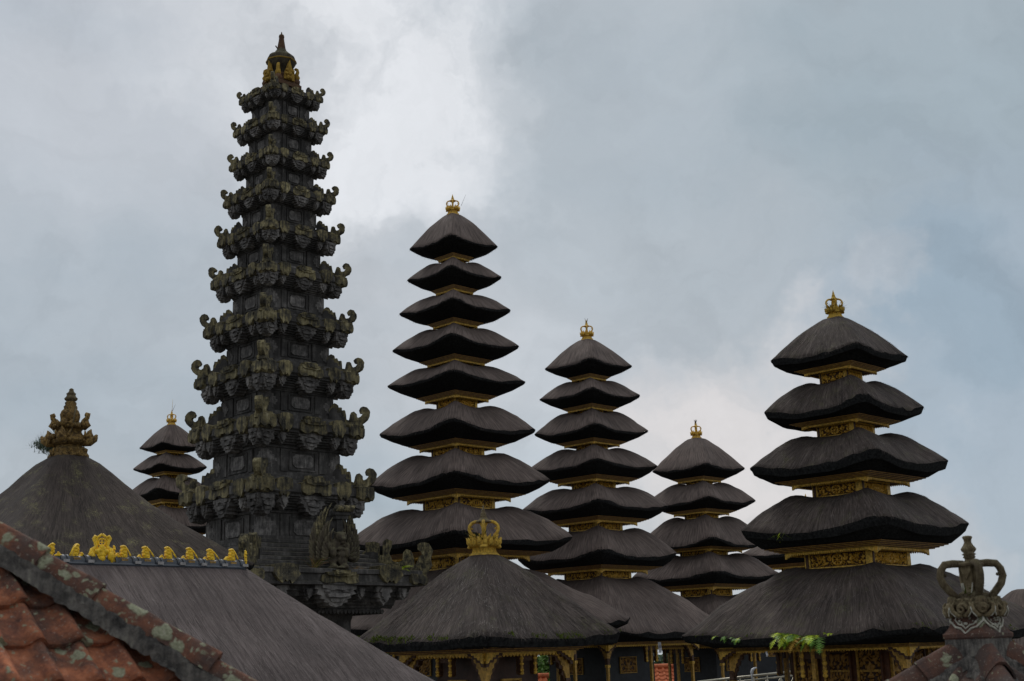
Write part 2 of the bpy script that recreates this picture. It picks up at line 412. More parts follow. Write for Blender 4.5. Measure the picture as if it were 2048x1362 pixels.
    def mesh(s, name):
        me = bpy.data.meshes.new(name)
        me.from_pydata(s.v, [], s.f)
        for k in s.mats: me.materials.append(M[k])
        me.polygons.foreach_set('material_index', s.m)
        me.polygons.foreach_set('use_smooth', s.sm)
        if any(u is not None for u in s.uv):
            L = me.uv_layers.new(name='UVMap').data
            k = 0; flat = []
            for f, u in zip(s.f, s.uv):
                for j in range(len(f)): flat.extend(u[j] if u is not None else (0, 0))
            L.foreach_set('uv', flat)
        if s.rel:
            at_ = me.attributes.new('relief', 'FLOAT', 'POINT')
            arr = [0.0]*len(s.v)
            for k, h in s.rel.items(): arr[k] = h
            at_.data.foreach_set('value', arr)
        me.update()
        return me
    def obj(s, name, parent=None, loc=None, rz=0.0, scale=None, bevel=0):
        o = bpy.data.objects.new(name, s.mesh(name)); COL.objects.link(o)
        if parent: o.parent = parent
        if loc is not None: o.location = loc
        if rz: o.rotation_euler.z = rz
        if scale: o.scale = (scale,)*3
        if bevel:
            bv = o.modifiers.new('bevel', 'BEVEL'); bv.width = bevel; bv.segments = 1; bv.limit_method = 'ANGLE'; bv.angle_limit = .6
        return o

def thing(name, label, cat, loc=(0, 0, 0), rz=0.0, group=None):
    o = bpy.data.objects.new(name, None); COL.objects.link(o)
    o.location = loc; o.rotation_euler = (0, 0, rz)
    o['label'] = label; o['category'] = cat
    if group: o['group'] = group
    return o
def tag(o, label, cat, group=None):
    o['label'] = label; o['category'] = cat
    if group: o['group'] = group
    return o
def struct(o): o['kind'] = 'structure'; return o
def copy_to(o, parent, loc=None, rz=None, scale=None):
    c = o.copy(); COL.objects.link(c); c.parent = parent
    if loc is not None: c.location = loc
    if rz is not None: c.rotation_euler = (0, 0, rz)
    if scale is not None: c.scale = (scale,)*3 if isinstance(scale, (int, float)) else scale
    return c
def RZ(k): return Matrix.Rotation(k*PI/2, 4, 'Z')
ALIGN = PI/4            # every shrine of the court turns a corner towards the viewer

# ------------------------------------------------------------------ ground
g = MB()
n = 60; ext = 1500
for j in range(n+1):
    for i in range(n+1):
        x, y = (i/n-.5)*2*ext, (j/n-.5)*2*ext
        g.add((x, y, 0 if math.hypot(x, y-40) < 160 else -.02*(math.hypot(x, y-40)-160)))
for j in range(n):
    for i in range(n):
        a = j*(n+1)+i; g.face([a, a+1, a+n+2, a+n+1], 'ground', None, True)
struct(g.obj('ground'))

# ------------------------------------------------------------------ thatched roofs
def catmull(tab, t):
    xs = [p[0] for p in tab]
    k = 0
    while k < len(tab)-2 and t > xs[k+1]: k += 1
    x0, x1 = xs[k], xs[k+1]
    u = (t-x0)/(x1-x0)
    y0, y1 = tab[k][1], tab[k+1][1]
    def slope(i):
        if i <= 0: return (tab[1][1]-tab[0][1])/(xs[1]-xs[0])
        if i >= len(tab)-1: return (tab[-1][1]-tab[-2][1])/(xs[-1]-xs[-2])
        return (tab[i+1][1]-tab[i-1][1])/(xs[i+1]-xs[i-1])
    m0, m1 = slope(k)*(x1-x0), slope(k+1)*(x1-x0)
    return (2*u**3-3*u*u+1)*y0+(u**3-2*u*u+u)*m0+(-2*u**3+3*u*u)*y1+(u**3-u*u)*m1
MID_C = [(0, 1.0), (.07, 1.05), (.22, 1.09), (.4, .98), (.6, .72), (.8, .39), (.92, .17), (1, 0)]
MID_F = [(0, .96), (.07, .96), (.22, .90), (.4, .77), (.6, .50), (.8, .16), (.92, -.08), (1, -.24)]
TOP_C = [(0, 1.0), (.07, .98), (.2, .88), (.4, .70), (.57, .52), (.75, .31), (.9, .12), (1, 0)]
TOP_F = [(0, 1.0), (.07, .98), (.2, .87), (.4, .68), (.57, .48), (.75, .25), (.9, .05), (1, -.09)]
LOW_C = [(0, 1.0), (.06, 1.03), (.17, .98), (.36, .80), (.57, .56), (.79, .30), (.92, .12), (1, 0)]
LOW_F = [(0, .97), (.06, .96), (.17, .89), (.36, .71), (.57, .46), (.79, .19), (.92, .01), (1, -.10)]
PYR_C = [(0, 1.0), (.15, .88), (.3, .735), (.5, .52), (.7, .31), (.85, .155), (.95, .05), (1, 0)]
PYR_F = [(0, 1.0), (.15, .875), (.3, .72), (.5, .50), (.7, .28), (.85, .115), (.95, .0), (1, -.05)]
class Roof:
    def __init__(s, R, r0, H, tabs, z0, L=0.0, n_top=6.0, n_eave=13.0, seed=0, rough=.012, straight=0.0, shag=0.0):
        s.shag = shag
        s.straight = straight
        s.R, s.r0, s.H, s.tabs, s.z0, s.L, s.nt, s.ne, s.seed, s.rough = R, r0, H, tabs, z0, L, n_top, n_eave, seed, rough
    def ring(s, side, q, r, n):
        """point on the rounded square of half-diagonal r*R; q in -1..1 along side 0..3 (-y, +x, +y, -x)"""
        x, y = q, -1.0
        k = (abs(x)**n + 1)**(-1.0/n)
        a = r*s.R/math.sqrt(2)*2**(1.0/n)
        x, y = x*k*a, y*k*a
        for _ in range(side): x, y = -y, x
        if s.L: x = x*(a+s.L/2)/a
        return x, y
    def top(s, side, q, t):
        r = s.r0+(1-s.r0)*t
        n = s.nt+(s.ne-s.nt)*t**2
        x, y = s.ring(side, q, r, n)
        u = max(0, (abs(q)-.25)/.75); sm = u*u*(3-2*u)
        wt = abs(q)**2.2*(1-t)+sm*t
        z = s.H*(catmull(s.tabs[1], t)*(1-wt)+catmull(s.tabs[0], t)*wt)
        v = Vector((x*.9, y*.9, s.seed*7.3))
        z += s.R*s.rough*(noise.noise(v*1.3)+.6*noise.noise(v*3.7))*min(1, t*3)
        return Vector((x, y, s.z0+z))
    def build(s, name, parent, mk, under, nq=22, nt=13, fringe=0, hair=0, blade=(.10, .006), hairs=('straw_mid', 'straw'), eave_moss=0):
        b = MB(); R = s.R
        qs = [math.sin(PI/2*(2*i/nq-1)) for i in range(nq+1)]
        rows = []
        side_len = R*math.sqrt(2)
        ts = [k/nt for k in range(nt+1)]
        arc = 0; last = None; arcs = []
        for t in ts:
            p = s.top(0, .3, t)
            if last is not None: arc += (p-last).length
            arcs.append(arc); last = p
        rng = random.Random(s.seed*13+5)
        jag = {}
        for k, t in enumerate(ts):
            row = []
            for sd in range(4):
                for i in range(nq):
                    p = s.top(sd, qs[i], t)
                    if t == 1:
                        j = (rng.random()-.5)
                        p.z += j*.028*R*(1 if R < 2.2 else .55); 
                    row.append(b.add(p))
            rows.append(row)
        nn = 4*nq
        for k in range(nt):
            for c in range(nn):
                d = (c+1) % nn
                if s.straight:
                    def uu(k_, q_, sd_):
                        p_ = s.top(sd_, q_, ts[k_]); lx = p_.x if sd_ % 2 == 0 else p_.y
                        return sd_*9.0+s.straight*lx+(1-s.straight)*q_*side_len*.8
                    sd_ = c//nq; qa, qb = qs[c % nq], qs[c % nq+1]
                    sg = -1 if sd_ in (2, 3) else 1
                    b.face([rows[k][c], rows[k+1][c], rows[k+1][d], rows[k][d]], mk, [(uu(k, qa, sd_), arcs[k]), (uu(k+1, qa, sd_), arcs[k+1]), (uu(k+1, qb, sd_), arcs[k+1]), (uu(k, qb, sd_), arcs[k])], True)
                    continue
                u0 = (c//nq)*side_len+(qs[c % nq]+1)/2*side_len
                u1 = (c//nq)*side_len+(qs[c % nq+1]+1)/2*side_len
                if s.L and (c//nq) % 2 == 0:
                    u0 *= 1+s.L/side_len; u1 *= 1+s.L/side_len
                b.face([rows[k][c], rows[k+1][c], rows[k+1][d], rows[k][d]], mk, [(u0, arcs[k]), (u0, arcs[k+1]), (u1, arcs[k+1]), (u1, arcs[k])], True)
        # the cut underside, eave shade put into its dark colour: [(r, z at corner, z at face middle)]
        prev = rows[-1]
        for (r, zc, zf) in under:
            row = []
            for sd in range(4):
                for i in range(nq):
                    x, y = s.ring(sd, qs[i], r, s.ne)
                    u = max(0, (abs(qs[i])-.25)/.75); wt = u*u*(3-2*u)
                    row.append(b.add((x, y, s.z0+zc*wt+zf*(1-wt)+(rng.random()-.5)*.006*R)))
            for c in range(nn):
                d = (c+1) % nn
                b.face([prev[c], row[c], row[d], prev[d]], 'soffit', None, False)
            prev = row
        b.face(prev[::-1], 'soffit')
        # a closed collar at the top
        b.face(rows[0], mk, [(0, 0)]*len(rows[0]))
        # loose fibres: along the eave, and lying on the slope
        for _ in range(fringe):
            sd, q = rng.randrange(4), rng.uniform(-1, 1)
            t = rng.uniform(.955, 1.0)
            p = s.top(sd, q, t); p2 = s.top(sd, q, max(0, t-.08))
            dn = (p-p2).normalized()
            out = (dn*.6+Vector((0, 0, -.8))+Vector((rng.uniform(-.3, .3), rng.uniform(-.3, .3), 0))).normalized()
            sidev = dn.cross(Vector((0, 0, 1))).normalized()
            ln = blade[0]*rng.uniform(.4, 1.25)
            b.blade(p+dn*.005, out*ln, sidev, blade[1]*rng.uniform(.6, 1.5), 'straw_dark' if rng.random() < .72 else hairs[0])
        for _ in range(hair):
            sd, q = rng.randrange(4), rng.uniform(-1, 1)
            t = rng.random()**.6*.97
            p = s.top(sd, q, t); t2 = min(1, t+.05)
            g1, g2 = s.L/2+s.R*.7*(s.r0+(1-s.r0)*t), s.L/2+s.R*.7*(s.r0+(1-s.r0)*t2)
            p2 = s.top(sd, q*(1-s.straight+s.straight*g1/g2), t2)
            dn = (p2-p).normalized(); sidev = dn.cross(Vector((0, 0, 1))).normalized()
            nrm = sidev.cross(dn).normalized()
            if nrm.z < 0: nrm = -nrm
            cl = noise.noise(Vector((p.x*2.6, p.y*2.6, s.seed+p.z*1.5)))*1.5*s.shag
            if s.shag and noise.noise(Vector((p.x*1.7, p.y*1.7, 40+p.z))) < -.12 and rng.random() < .7: continue
            d = (dn+sidev*(cl+rng.gauss(0, .26))+nrm*rng.uniform(.0, .16)).normalized()
            b.blade(p+nrm*.004, d*blade[0]*rng.uniform(.8, 2.6), sidev, blade[1]*rng.uniform(.5, 1.1), hairs[1] if rng.random() < .2 else hairs[0])
        for _ in range(eave_moss):
            sd, q = rng.choice((0, 3, 0, 3, 1, 2)), rng.uniform(-1, 1)
            if noise.noise(Vector((q*3.0, sd*5.1, s.seed))) < .0: continue
            t = rng.uniform(.94, 1.0)
            p = s.top(sd, q, t)
            for _k in range(7):
                pp = p+Vector((rng.gauss(0, .04), rng.gauss(0, .04), rng.gauss(0, .015)))
                d = Vector((rng.gauss(0, .6), rng.gauss(0, .6), 1)).normalized()
                b.blade(pp, d*rng.uniform(.02, .06), Vector((rng.gauss(0, 1), rng.gauss(0, 1), 0)).normalized(), .012, 'moss')
        return b.obj(name, parent)

# ------------------------------------------------------------------ gilded crowns
def crown(parent, z, H, mats=('gold', 'gold', 'gold'), square=False, twigs=0, weeds=0, detail=12, name='crown_finial', rz=0.0, rods=0):
    base_m, leaf_m, spire_m = mats
    b = MB()
    b.square_loft([(.31, -.06), (.31, .0), (.285, .02), (.26, .04), (.24, .10), (.26, .16), (.28, .19), (.26, .22), (.20, .26), (.16, .32), (.11, .36)] if not square else [(.22, -.06), (.21, .0), (.20, .10), (.24, .17), (.26, .20), (.24, .23), (.20, .27), (.17, .33), (.11, .36)], base_m)
    b.lathe([(.09, .34), (.05, .40), (.042, .5), (.055, .58), (.10, .66)], detail, base_m)
    o = b.obj(name, parent, (0, 0, z), rz, H)
    l = MB()                                                       # leaf ring, two tiers of upturned leaves
    for k in range(16):
        a = 2*PI*k/16+.1; T = Matrix.Rotation(a, 4, 'Z')
        for (r0, r1, z0, z1, wd) in (((.17, .32, .18, .33, .065), (.15, .26, .25, .40, .042)) if not square else ((.16, .25, .17, .27, .05),)):
            l.tube([(r0, 0, z0), ((r0+r1)/2+.04, 0, z0+.03), (r1, 0, z0+.09), (r1+.015, 0, z1-.03), (r1+.045, 0, z1+.015)], [wd*.55, wd, wd*.8, wd*.45, .006], 5, leaf_m, T)
    for k in range(4):
        T = Matrix.Rotation(PI/4+k*PI/2, 4, 'Z')
        l.ball((.25, 0, .22), (.07, .075, .085), leaf_m, T, 8, 5, .25)
        l.ball((.30, 0, .16), (.05, .10, .04), leaf_m, T, 8, 5, .3)
    l.obj('leaf_ring', o)
    h = MB()
    if square: pts = [(.08, .675), (.20, .68), (.30, .67), (.345, .61), (.365, .53), (.335, .44), (.27, .36), (.19, .27)]
    else: pts = [(.08, .670), (.17, .675), (.235, .65), (.285, .595), (.30, .52), (.275, .455), (.225, .40), (.21, .35), (.22, .31)]
    hw_ = 1.35 if square else 1.0
    h.tube([(x, 0, zz) for x, zz in pts], [.030*hw_]+[.034*hw_]*(len(pts)-3)+[.034*hw_, .03*hw_], 8, base_m)
    h.ball((pts[4][0]-.06, 0, pts[4][1]+.015), .022, base_m, None, 6, 4)
    ho = h.obj('loop_handle', o); ho.rotation_euler.z = PI/4
    for k in range(1, 4): copy_to(ho, o, None, PI/4+k*PI/2)
    sp = MB()
    sp.lathe([(.03, .64), (.16, .655), (.17, .68), (.12, .70), (.085, .74), (.06, .775), (.075, .79), (.06, .805), (.05, .815), (.065, .835), (.045, .86), (.03, .88), (.042, .90), (.03, .93), (.018, .96), (.004, 1.03)] if not square else
             [(.03, .62), (.15, .645), (.16, .675), (.12, .69), (.06, .70), (.055, .735), (.075, .75), (.06, .77), (.085, .785), (.06, .80), (.085, .83), (.09, .85), (.06, .89), (.042, .925), (.045, .955), (.06, .985), (.05, 1.0), (.02, 1.005)], detail, spire_m)
    for k in range(rods):
        if rods == 1: sp.tube([(.30, -.28, .42), (.50, -.42, 1.0)], [.010, .004], 4, 'twig')
        else: sp.tube([(.02*k, -.02, .9), (.03+.16*k, -.03-.1*k, 1.75-.35*k)], [.016, .006], 4, 'gold' if k == 0 else 'twig')
    if twigs or weeds:
        rr = random.Random(int(z*100))
        tw = MB()
        if twigs: tw.tube([(0, 0, .62), (0, 0, .97)], .012, 5, 'twig')
        for _ in range(twigs):
            a = rr.uniform(0, 2*PI); p0 = Vector((0, 0, .66+rr.random()*.25))
            tw.tube([p0, p0+Vector((math.cos(a)*.10, math.sin(a)*.10, .16+rr.random()*.14))], [.012, .004], 4, 'twig')
        if twigs: tw.obj('dry_twigs', o)
        for _ in range(weeds):
            a = rr.uniform(0, 2*PI); p0 = Vector((math.cos(a)*.25, math.sin(a)*.25, .27+rr.random()*.12))
            sp.blade(p0, Vector((math.cos(a)*.13+rr.gauss(0, .07), math.sin(a)*.13+rr.gauss(0, .07), rr.uniform(-.05, .16))), Vector((-math.sin(a), math.cos(a), 0)), .014, rr.choice(('moss', 'grass_dry', 'moss')))
    sp.obj('spire', o)
    return o

# ------------------------------------------------------------------ carved eaves, boxes
BRACKET = [(0, 0), (0, -.62), (.05, -.66), (.07, -.55), (.13, -.50), (.12, -.40), (.20, -.36), (.21, -.26), (.30, -.22), (.33, -.12), (.44, -.10), (.50, 0)]
HANGER = [(-.10, 0), (.10, 0), (.12, -.12), (.09, -.25), (.085, -.42), (.11, -.52), (.09, -.62), (.0, -.66), (-.09, -.62), (-.11, -.52), (-.085, -.42), (-.09, -.25), (-.12, -.12)]
PENDANT = [(-.0, .10), (.62, .10), (.60, .0), (.50, -.03), (.48, -.09), (.38, -.08), (.35, -.15), (.25, -.15), (.22, -.22), (.12, -.22), (.08, -.30), (0, -.32)]
def cornice(parent, ru, zu, ch, zb, bh, teeth, gold='gold', name='cornice'):
    """stepped wooden soffit from (ru, zu) down and in to a hanging gilded frieze (half-diagonal ch, bottom zb)"""
    b = MB(); d = zu-zb
    P = [(bh*.9, zu+.02), (ru, zu+.02)]
    steps = 4
    fr = zb+d*.30
    for k in range(steps):
        r = ru+(ch*1.04-ru)*(k/steps); z = zu+(fr-zu)*((k+.55)/steps); r2 = ru+(ch*1.04-ru)*((k+1)/steps)
        P += [(r, z, 'wood'), (r-.004, z-.008-.022*d, 'gold_dull'), (r2+.006, z-.010-.022*d, 'wood')]  # dull gold puts the eave shadow into the colour of the step lines
    P += [(ch, fr, 'wood'), (ch, fr-.002, gold), (ch+.012, fr-.01, gold), (ch+.012, zb+d*.10, gold), (ch-.05, zb+d*.08, 'wood'), (ch-.05, fr-.01, 'wood'), (bh*.95, fr-.01, 'wood')]
    b.square_loft(P, 'wood', cap=(True, False))
    o = b.obj(name, parent)
    f = MB(); hs = ch/math.sqrt(2)
    step = 2*hs/teeth; th = d*.20+.02
    for k in range(4):
        T = RZ(k)
        for i in range(teeth):
            x = -hs+step*(i+.5)
            cl = min(1, (hs-abs(x))/(hs*.22))
            ln = th*(1+.9*max(0, 1-cl)*(.6+.4*RND.random()))
            wd = step*.40
            zt = zb+d*.14
            f.prism([(x-wd, zt), (x+wd, zt), (x+wd*.8, zt-ln*.55), (x, zt-ln), (x-wd*.8, zt-ln*.55)], -hs-.014, -hs+.012, gold, T)
        f.box((0, -hs-.010, fr-.02), (2*hs, .02, .028), gold, T)
    pk = min(.75, ch*.30)
    for k in range(4):
        for (a, sgn) in ((0, 1), (PI/2, 1)):
            TT = RZ(k) @ Matrix.Translation((-hs-.012, -hs-.012, zb+d*.16)) @ Matrix.Rotation(a, 4, 'Z')
            f.prism([(x*pk*sgn, z*pk*.75) for x, z in PENDANT], -.02, .02, gold, TT)
    f.obj('gilded_fringe', o)
    return o
def carved_box(parent, bh, zt, zb, wheel, nx=30, gold='gold', car='carving'):
    b = MB(); hs = bh/math.sqrt(2); h = zt-zb; mid = (zt+zb)/2
    b.box((0, 0, mid), (2*hs-.06, 2*hs-.06, h+.04), 'wood')
    pw = min(.16, hs*.22)
    for k in range(4):
        T = RZ(k)
        b.box((-hs+pw/2, -hs+pw/2, mid), (pw, pw, h+.02), gold, T)
        b.box((-hs+pw/2, -hs+pw/2, mid), (pw*.5, pw+.03, h*.8), car, T)
        for z, t in ((zt-h*.07, .12), (zb+h*.07, .14)):
            b.box((0, -hs+.03, z), (2*hs-2*pw, .075, h*t), gold, T)
        b.box((0, -hs+.015, zb-.01), (2*hs+.10, .10, .035), gold, T)
    o = b.obj('shrine_box', parent)
    p = MB()
    for k in range(4):
        T = RZ(k) @ Matrix.Translation((0, -hs+.028, mid))
        p.panel(2*hs-2*pw, h*.76, nx, max(6, int(nx*h*.76/(2*hs))), .05, car, T, k, wheel=h*.33 if wheel else None, freq=11.0)
    p.obj('carved_panel', o)
    return o

ROOFS = {}
def pagoda(name, label, D, ax, tiers, body, mk='thatch', crown_kw=None, group='thatched meru towers', fringe=650, hair=0, wheel=True, blade=(.12, .007), teeth=16, top_py=None, fine=1.0, rough=.018, low=True):
    """tiers from the top: (axis px, eave tip y, half-width px, frieze half px, frieze bottom y, box half px, box bottom y)"""
    X = at(ax[0], ax[1], D).x
    t = thing(name, label, 'pagoda', (X, D, 0), ALIGN, group)
    nt = len(tiers)
    zprev = z_at(X, D, top_py)
    bprev = None
    for i, (tip, half, chp, cy, bhp, by) in enumerate(tiers):
        z0 = z_at(X, D, tip); sc = m_per_px(X, D, z0)
        R = half*sc*1.025; ch = chp*sc; zc = z_at(X, D, cy)
        bh = bhp*sc; zb = z_at(X, D, by) if by else None
        H = zprev-z0
        r0 = .13 if i == 0 else bprev*.98/R
        last = (by is None)
        tabs = (TOP_C, TOP_F) if i == 0 else ((LOW_C, LOW_F) if last and low else (MID_C, MID_F))
        if i and not last: H *= .97
        rf = Roof(R, r0, H, tabs, z0, seed=len(label)+i*3, rough=rough, shag=.8 if hair else 0)
        ru = min(1.30*ch/R, .80)
        drop = zc-z0
        zu = drop*.74
        sag = -H*(.09 if i == 0 else .24 if tabs[0] is MID_C else .10)
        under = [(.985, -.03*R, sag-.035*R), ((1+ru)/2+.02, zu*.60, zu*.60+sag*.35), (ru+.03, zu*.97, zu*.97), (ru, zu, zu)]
        fr = int(fringe*(.5+R/2.5)); hr = int(hair*(R/2.0)**1.5)
        ROOFS.setdefault(label, []).append((t, rf))
        if mk == 'thatch_rough': under.insert(1, (.965, -.075*min(R, 2.6), sag-.075*min(R, 2.6)))
        rf.build('thatched_roof', t, mk, under, fringe=fr, hair=hr, blade=blade, eave_moss=160 if hair and last else 0)
        cornice(t, ru*R*1.01, z0+zu, ch, zc, bh, max(8, int(teeth*(.5+.5*ch/ .8))))
        if not last:
            carved_box(t, bh, zc+(z0+zu-zc)*.28, zb-.06, wheel and bh > .7, nx=24 if bh < .7 else 90 if D < 40 else 44)
        else:
            body(t, ch, zc, bh)
        bprev = bh; zprev = zb
    zt = z_at(X, D, top_py)
    kw = dict(H=.8); kw.update(crown_kw or {})
    crown(t, zt+.05*kw['H'], **kw)
    return t

def gallery(wall='black', hk=None, inner=.62, kx=1.0, doors=False, hang=True, wall_in=None):
    def body(t, ch, zc, bh):
        hs = ch/math.sqrt(2)
        k_in = hs*(wall_in or inner)
        fl = .9                                                     # top of the stone plinth
        b = MB()
        b.box((0, 0, (zc+.25+fl)/2), (2*k_in, 2*k_in, zc+.25-fl), wall)
        w_o = b.obj('shrine_wall', t)
        pl = MB()
        pl.square_loft([(ch*1.25, -.3), (ch*1.25, .5), (ch*1.18, .5), (ch*1.18, .7), (ch*1.22, .7), (ch*1.22, fl)], 'stone')
        pl.obj('plinth', t)
        # framed panels on the walls
        for k in range(4):
            p = MB(); T = RZ(k)
            if doors:
                for x, wd, seed in ((-.66, .44, 1), (0, .50, 2), (.66, .44, 3)):
                    TT = T @ Matrix.Translation((x*k_in, -k_in-.02, zc-.55))
                    p.panel(wd*k_in, 1.1, 16, 26, .04, 'carving_dark', TT, seed, None, 8.0)
                    p.box((x*k_in-(wd/2+.02)*k_in, -k_in-.03, zc-.5), (.05, .08, 1.2), 'gold_dull', T)
                    p.box((x*k_in+(wd/2+.02)*k_in, -k_in-.03, zc-.5), (.05, .08, 1.2), 'wood', T)
                    p.box((x*k_in, -k_in-.035, zc-.50), (wd*k_in, .04, .05), 'gold_dull', T)
            else:
                zt = zc-.42
                TT = T @ Matrix.Translation((-.1*k_in, -k_in-.015, zt-.30))
                wd = .62*k_in
                p.panel(wd, .56, 22, 16, .035, 'carving_dark', TT, k+5, None, 6.0)
                for dx, dz, ww, hh in ((0, .30, wd+.08, .035), (0, -.30, wd+.08, .035), (-wd/2-.02, 0, .035, .60), (wd/2+.02, 0, .035, .60)):
                    p.box((-.1*k_in+dx, -k_in-.03, zt-.30+dz), (ww, .05, hh), 'gold_dull', T)
            p.obj('door_panel' if doors else 'framed_carving', w_o)
        # posts, brackets
        ph = hs*.93
        proto = None
        for k in range(4):
            T = RZ(k)
            p = MB()
            c = T @ Vector((-ph, -ph, 0))
            p.box((0, 0, (zc+.1+fl)/2), (.10, .10, zc+.1-fl), 'gold_dull')
            p.box((0, 0, zc-.72), (.15, .15, .10), 'gold'); p.box((0, 0, zc-.55), (.125, .125, .24), 'carving')
            po = p.obj('post', t, c, k*PI/2)
            br = MB()
            for (a, sgn) in ((0, 1), (PI/2, 1)):
                TT = Matrix.Rotation(a, 4, 'Z')
                pts = [((x+.05)*kx*sgn, z*kx+.02) for x, z in BRACKET]
                br.prism(pts, -.035, .035, 'carving', TT)
                pts = [((x*.75+.05)*kx*sgn, z*.8*kx+.01) for x, z in BRACKET]
                br.prism(pts, -.05, .05, 'gold_dull', TT)
            br.obj('carved_bracket', po, (0, 0, zc+.02))
            pe = MB()
            for (a, sgn) in ((0, 1), (PI/2, 1)):
                TT = Matrix.Translation((-hs-.01, -hs-.01, zc+.06)) @ Matrix.Rotation(a, 4, 'Z')
                pe.prism([(x*kx*sgn, z*kx) for x, z in PENDANT], -.03, .03, 'carving', TT)
                pe.prism([(x*.72*kx*sgn, z*.75*kx) for x, z in PENDANT], -.055, .05, 'gold', TT)
            pe.obj('corner_carving', t, None, k*PI/2)
            if hang:
                hm = MB(); hq = hk or kx
                for x in (-.32, .32):
                    hm.prism([(x*hq+px*hq*.8, pz*hq) for px, pz in HANGER], -.045, .045, 'carving')
                    hm.prism([(x*hq+px*hq*.5, pz*hq*.92) for px, pz in HANGER], -.065, .06, 'gold_dull')
                    for zz in (-.60, -.50, -.30, -.12): hm.ball((x*hq, -.05, zz*hq), (.075*hq, .04, .06*hq), 'gold', None, 8, 5, .2)
                hm.prism([(-.55*hq, .05), (.55*hq, .05), (.42*hq, -.12*hq), (.2*hq, -.20*hq), (-.2*hq, -.20*hq), (-.42*hq, -.12*hq)], -.04, .04, 'carving')
                c = T @ Vector((0, -ph, zc))
                if not hk: hm.box((0, 0, (fl-zc)/2), (.10, .10, zc-fl), 'gold_dull')
                hm.obj('hanging_carving', t, c, k*PI/2)
    return body

A_T = [(495.5, 86, 30, 523, 20, 527), (557.5, 92, 36, 589, 23, 592), (624.5, 108.5, 43, 656, 28, 659.5), (697, 123.5, 56, 732, 35, 735),
       (768, 134.5, 62, 804, 41, 816.5), (865, 152, 75, 900, 53, 911.5), (965, 178.5, 102, 1002, 72, 1018.5), (1080, 220, 137, 1119, 96, 1140), (1247, 329, 240, 1290, 200, None)]
B_T = [(735, 85, 33, 762, 21, 764), (795, 98, 44, 824, 26, 826), (865, 111, 54, 893, 32, 899), (935, 126, 70, 968, 44, 977),
       (1016, 144, 82, 1050, 54, 1061), (1111, 156, 98, 1146, 67, 1158), (1262, 246, 193, 1294, 140, None)]
C_T = [(939.5, 90, 42, 965, 26, 968), (1004, 107, 54, 1030, 34, 1036), (1085, 124, 75, 1104, 48, 1110), (1150, 143, 90, 1180, 52, 1192), (1268, 215, 160, 1295, 120, None)]
E_T = [(1052, 104, 52, 1078, 32, 1080), (1106, 142, 80, 1136, 60, 1150), (1235, 205, 150, 1270, 110, None)]
F_T = [(717, 133.5, 70, 748, 43, 767), (820.5, 155.5, 85, 854, 58, 872.5), (929.5, 193, 115, 971, 78, 992), (1054, 222, 141, 1107, 105.5, 1134), (1259, 356, 288, 1297, 150, None)]
G_T = [(894, 61, 26, 908, 15, 910), (936, 72, 34, 952, 19, 956), (986, 82, 44, 1010, 30, 1016), (1051, 98, 60, 1075, 40, 1090), (1130, 130, 85, 1155, 60, None)]

pagoda('thatched_pagoda', 'tallest dark thatched pagoda, many tightly stacked roofs, right beside the black stone tower', 48, (918, 1010), A_T, gallery(inner=.60), top_py=430,
       crown_kw=dict(H=.80, rods=1), teeth=20)
pagoda('thatched_pagoda', 'seven-roofed dark thatched pagoda just right of the tallest one', 54, (1187.5, 972), B_T, gallery(inner=.54, kx=.95), top_py=680,
       crown_kw=dict(H=.84, twigs=10), teeth=18)
pagoda('thatched_pagoda', 'low dark thatched pagoda with a bundle of dry twigs in its crown', 61, (1401, 1000), C_T, gallery(inner=.47), top_py=877,
       crown_kw=dict(H=.80, twigs=34), teeth=16)
pagoda('thatched_pagoda', 'mostly hidden thatched pagoda, one eave peeking out left of the big ragged one', 72, (1620, 1100), E_T, gallery(inner=1.0), top_py=1010,
       crown_kw=dict(H=.6), teeth=12, fringe=100)
pagoda('thatched_pagoda', 'big ragged five-roofed thatched pagoda with gilded boxes and a weedy crown', 33, (1702, 975), F_T,
       gallery('wood', inner=.56, kx=.95, doors=True, wall_in=.52), 'thatch_rough', top_py=637,
       crown_kw=dict(H=.72, weeds=110, mats=('crown_gilt', 'crown_gilt', 'crown_gilt')), fringe=1300, hair=4200, blade=(.075, .0032), teeth=26, rough=.022)
pagoda('thatched_pagoda', 'small distant thatched pagoda with shiny gold cornices, half behind the black stone tower', 58, (340, 940), G_T, gallery(), top_py=850,
       crown_kw=dict(H=.66, rods=2), teeth=12, fringe=120)

# ------------------------------------------------------------------ the black stone tower
TD = 40.0
TX = at(553, 920, TD).x
tower = thing('stone_tower', 'tall black stone tower of ten stacked mossy cornices with curled corners', 'tower', (TX, TD, 0), ALIGN)
T_Y = [207, 271, 340, 411, 490.5, 574.5, 670.5, 771.5, 880.5, 1004]          # underside of each cap course
T_R = [85, 94.5, 101, 113, 123.5, 136.5, 149, 164.5, 177, 193]
T_C = [55, 60, 65, 71, 80, 88, 99, 108.6, 123, 135]                        # the shaft below each cornice
SCROLL = [(.60, .13), (.60, .31), (.625, .36), (.655, .385), (.69, .37), (.70, .33), (.728, .335), (.737, .30), (.772, .302), (.782, .25), (.786, .20), (.82, .19),
          (.835, .245), (.845, .275), (.875, .283), (.90, .262), (.905, .225), (.925, .205), (.955, .215), (.975, .245), (.965, .262), (.94, .262), (.93, .29), (.95, .322), (.985, .335),
          (1.025, .322), (1.055, .28), (1.052, .225), (1.03, .185), (.99, .155), (.95, .135), (.93, .12)]
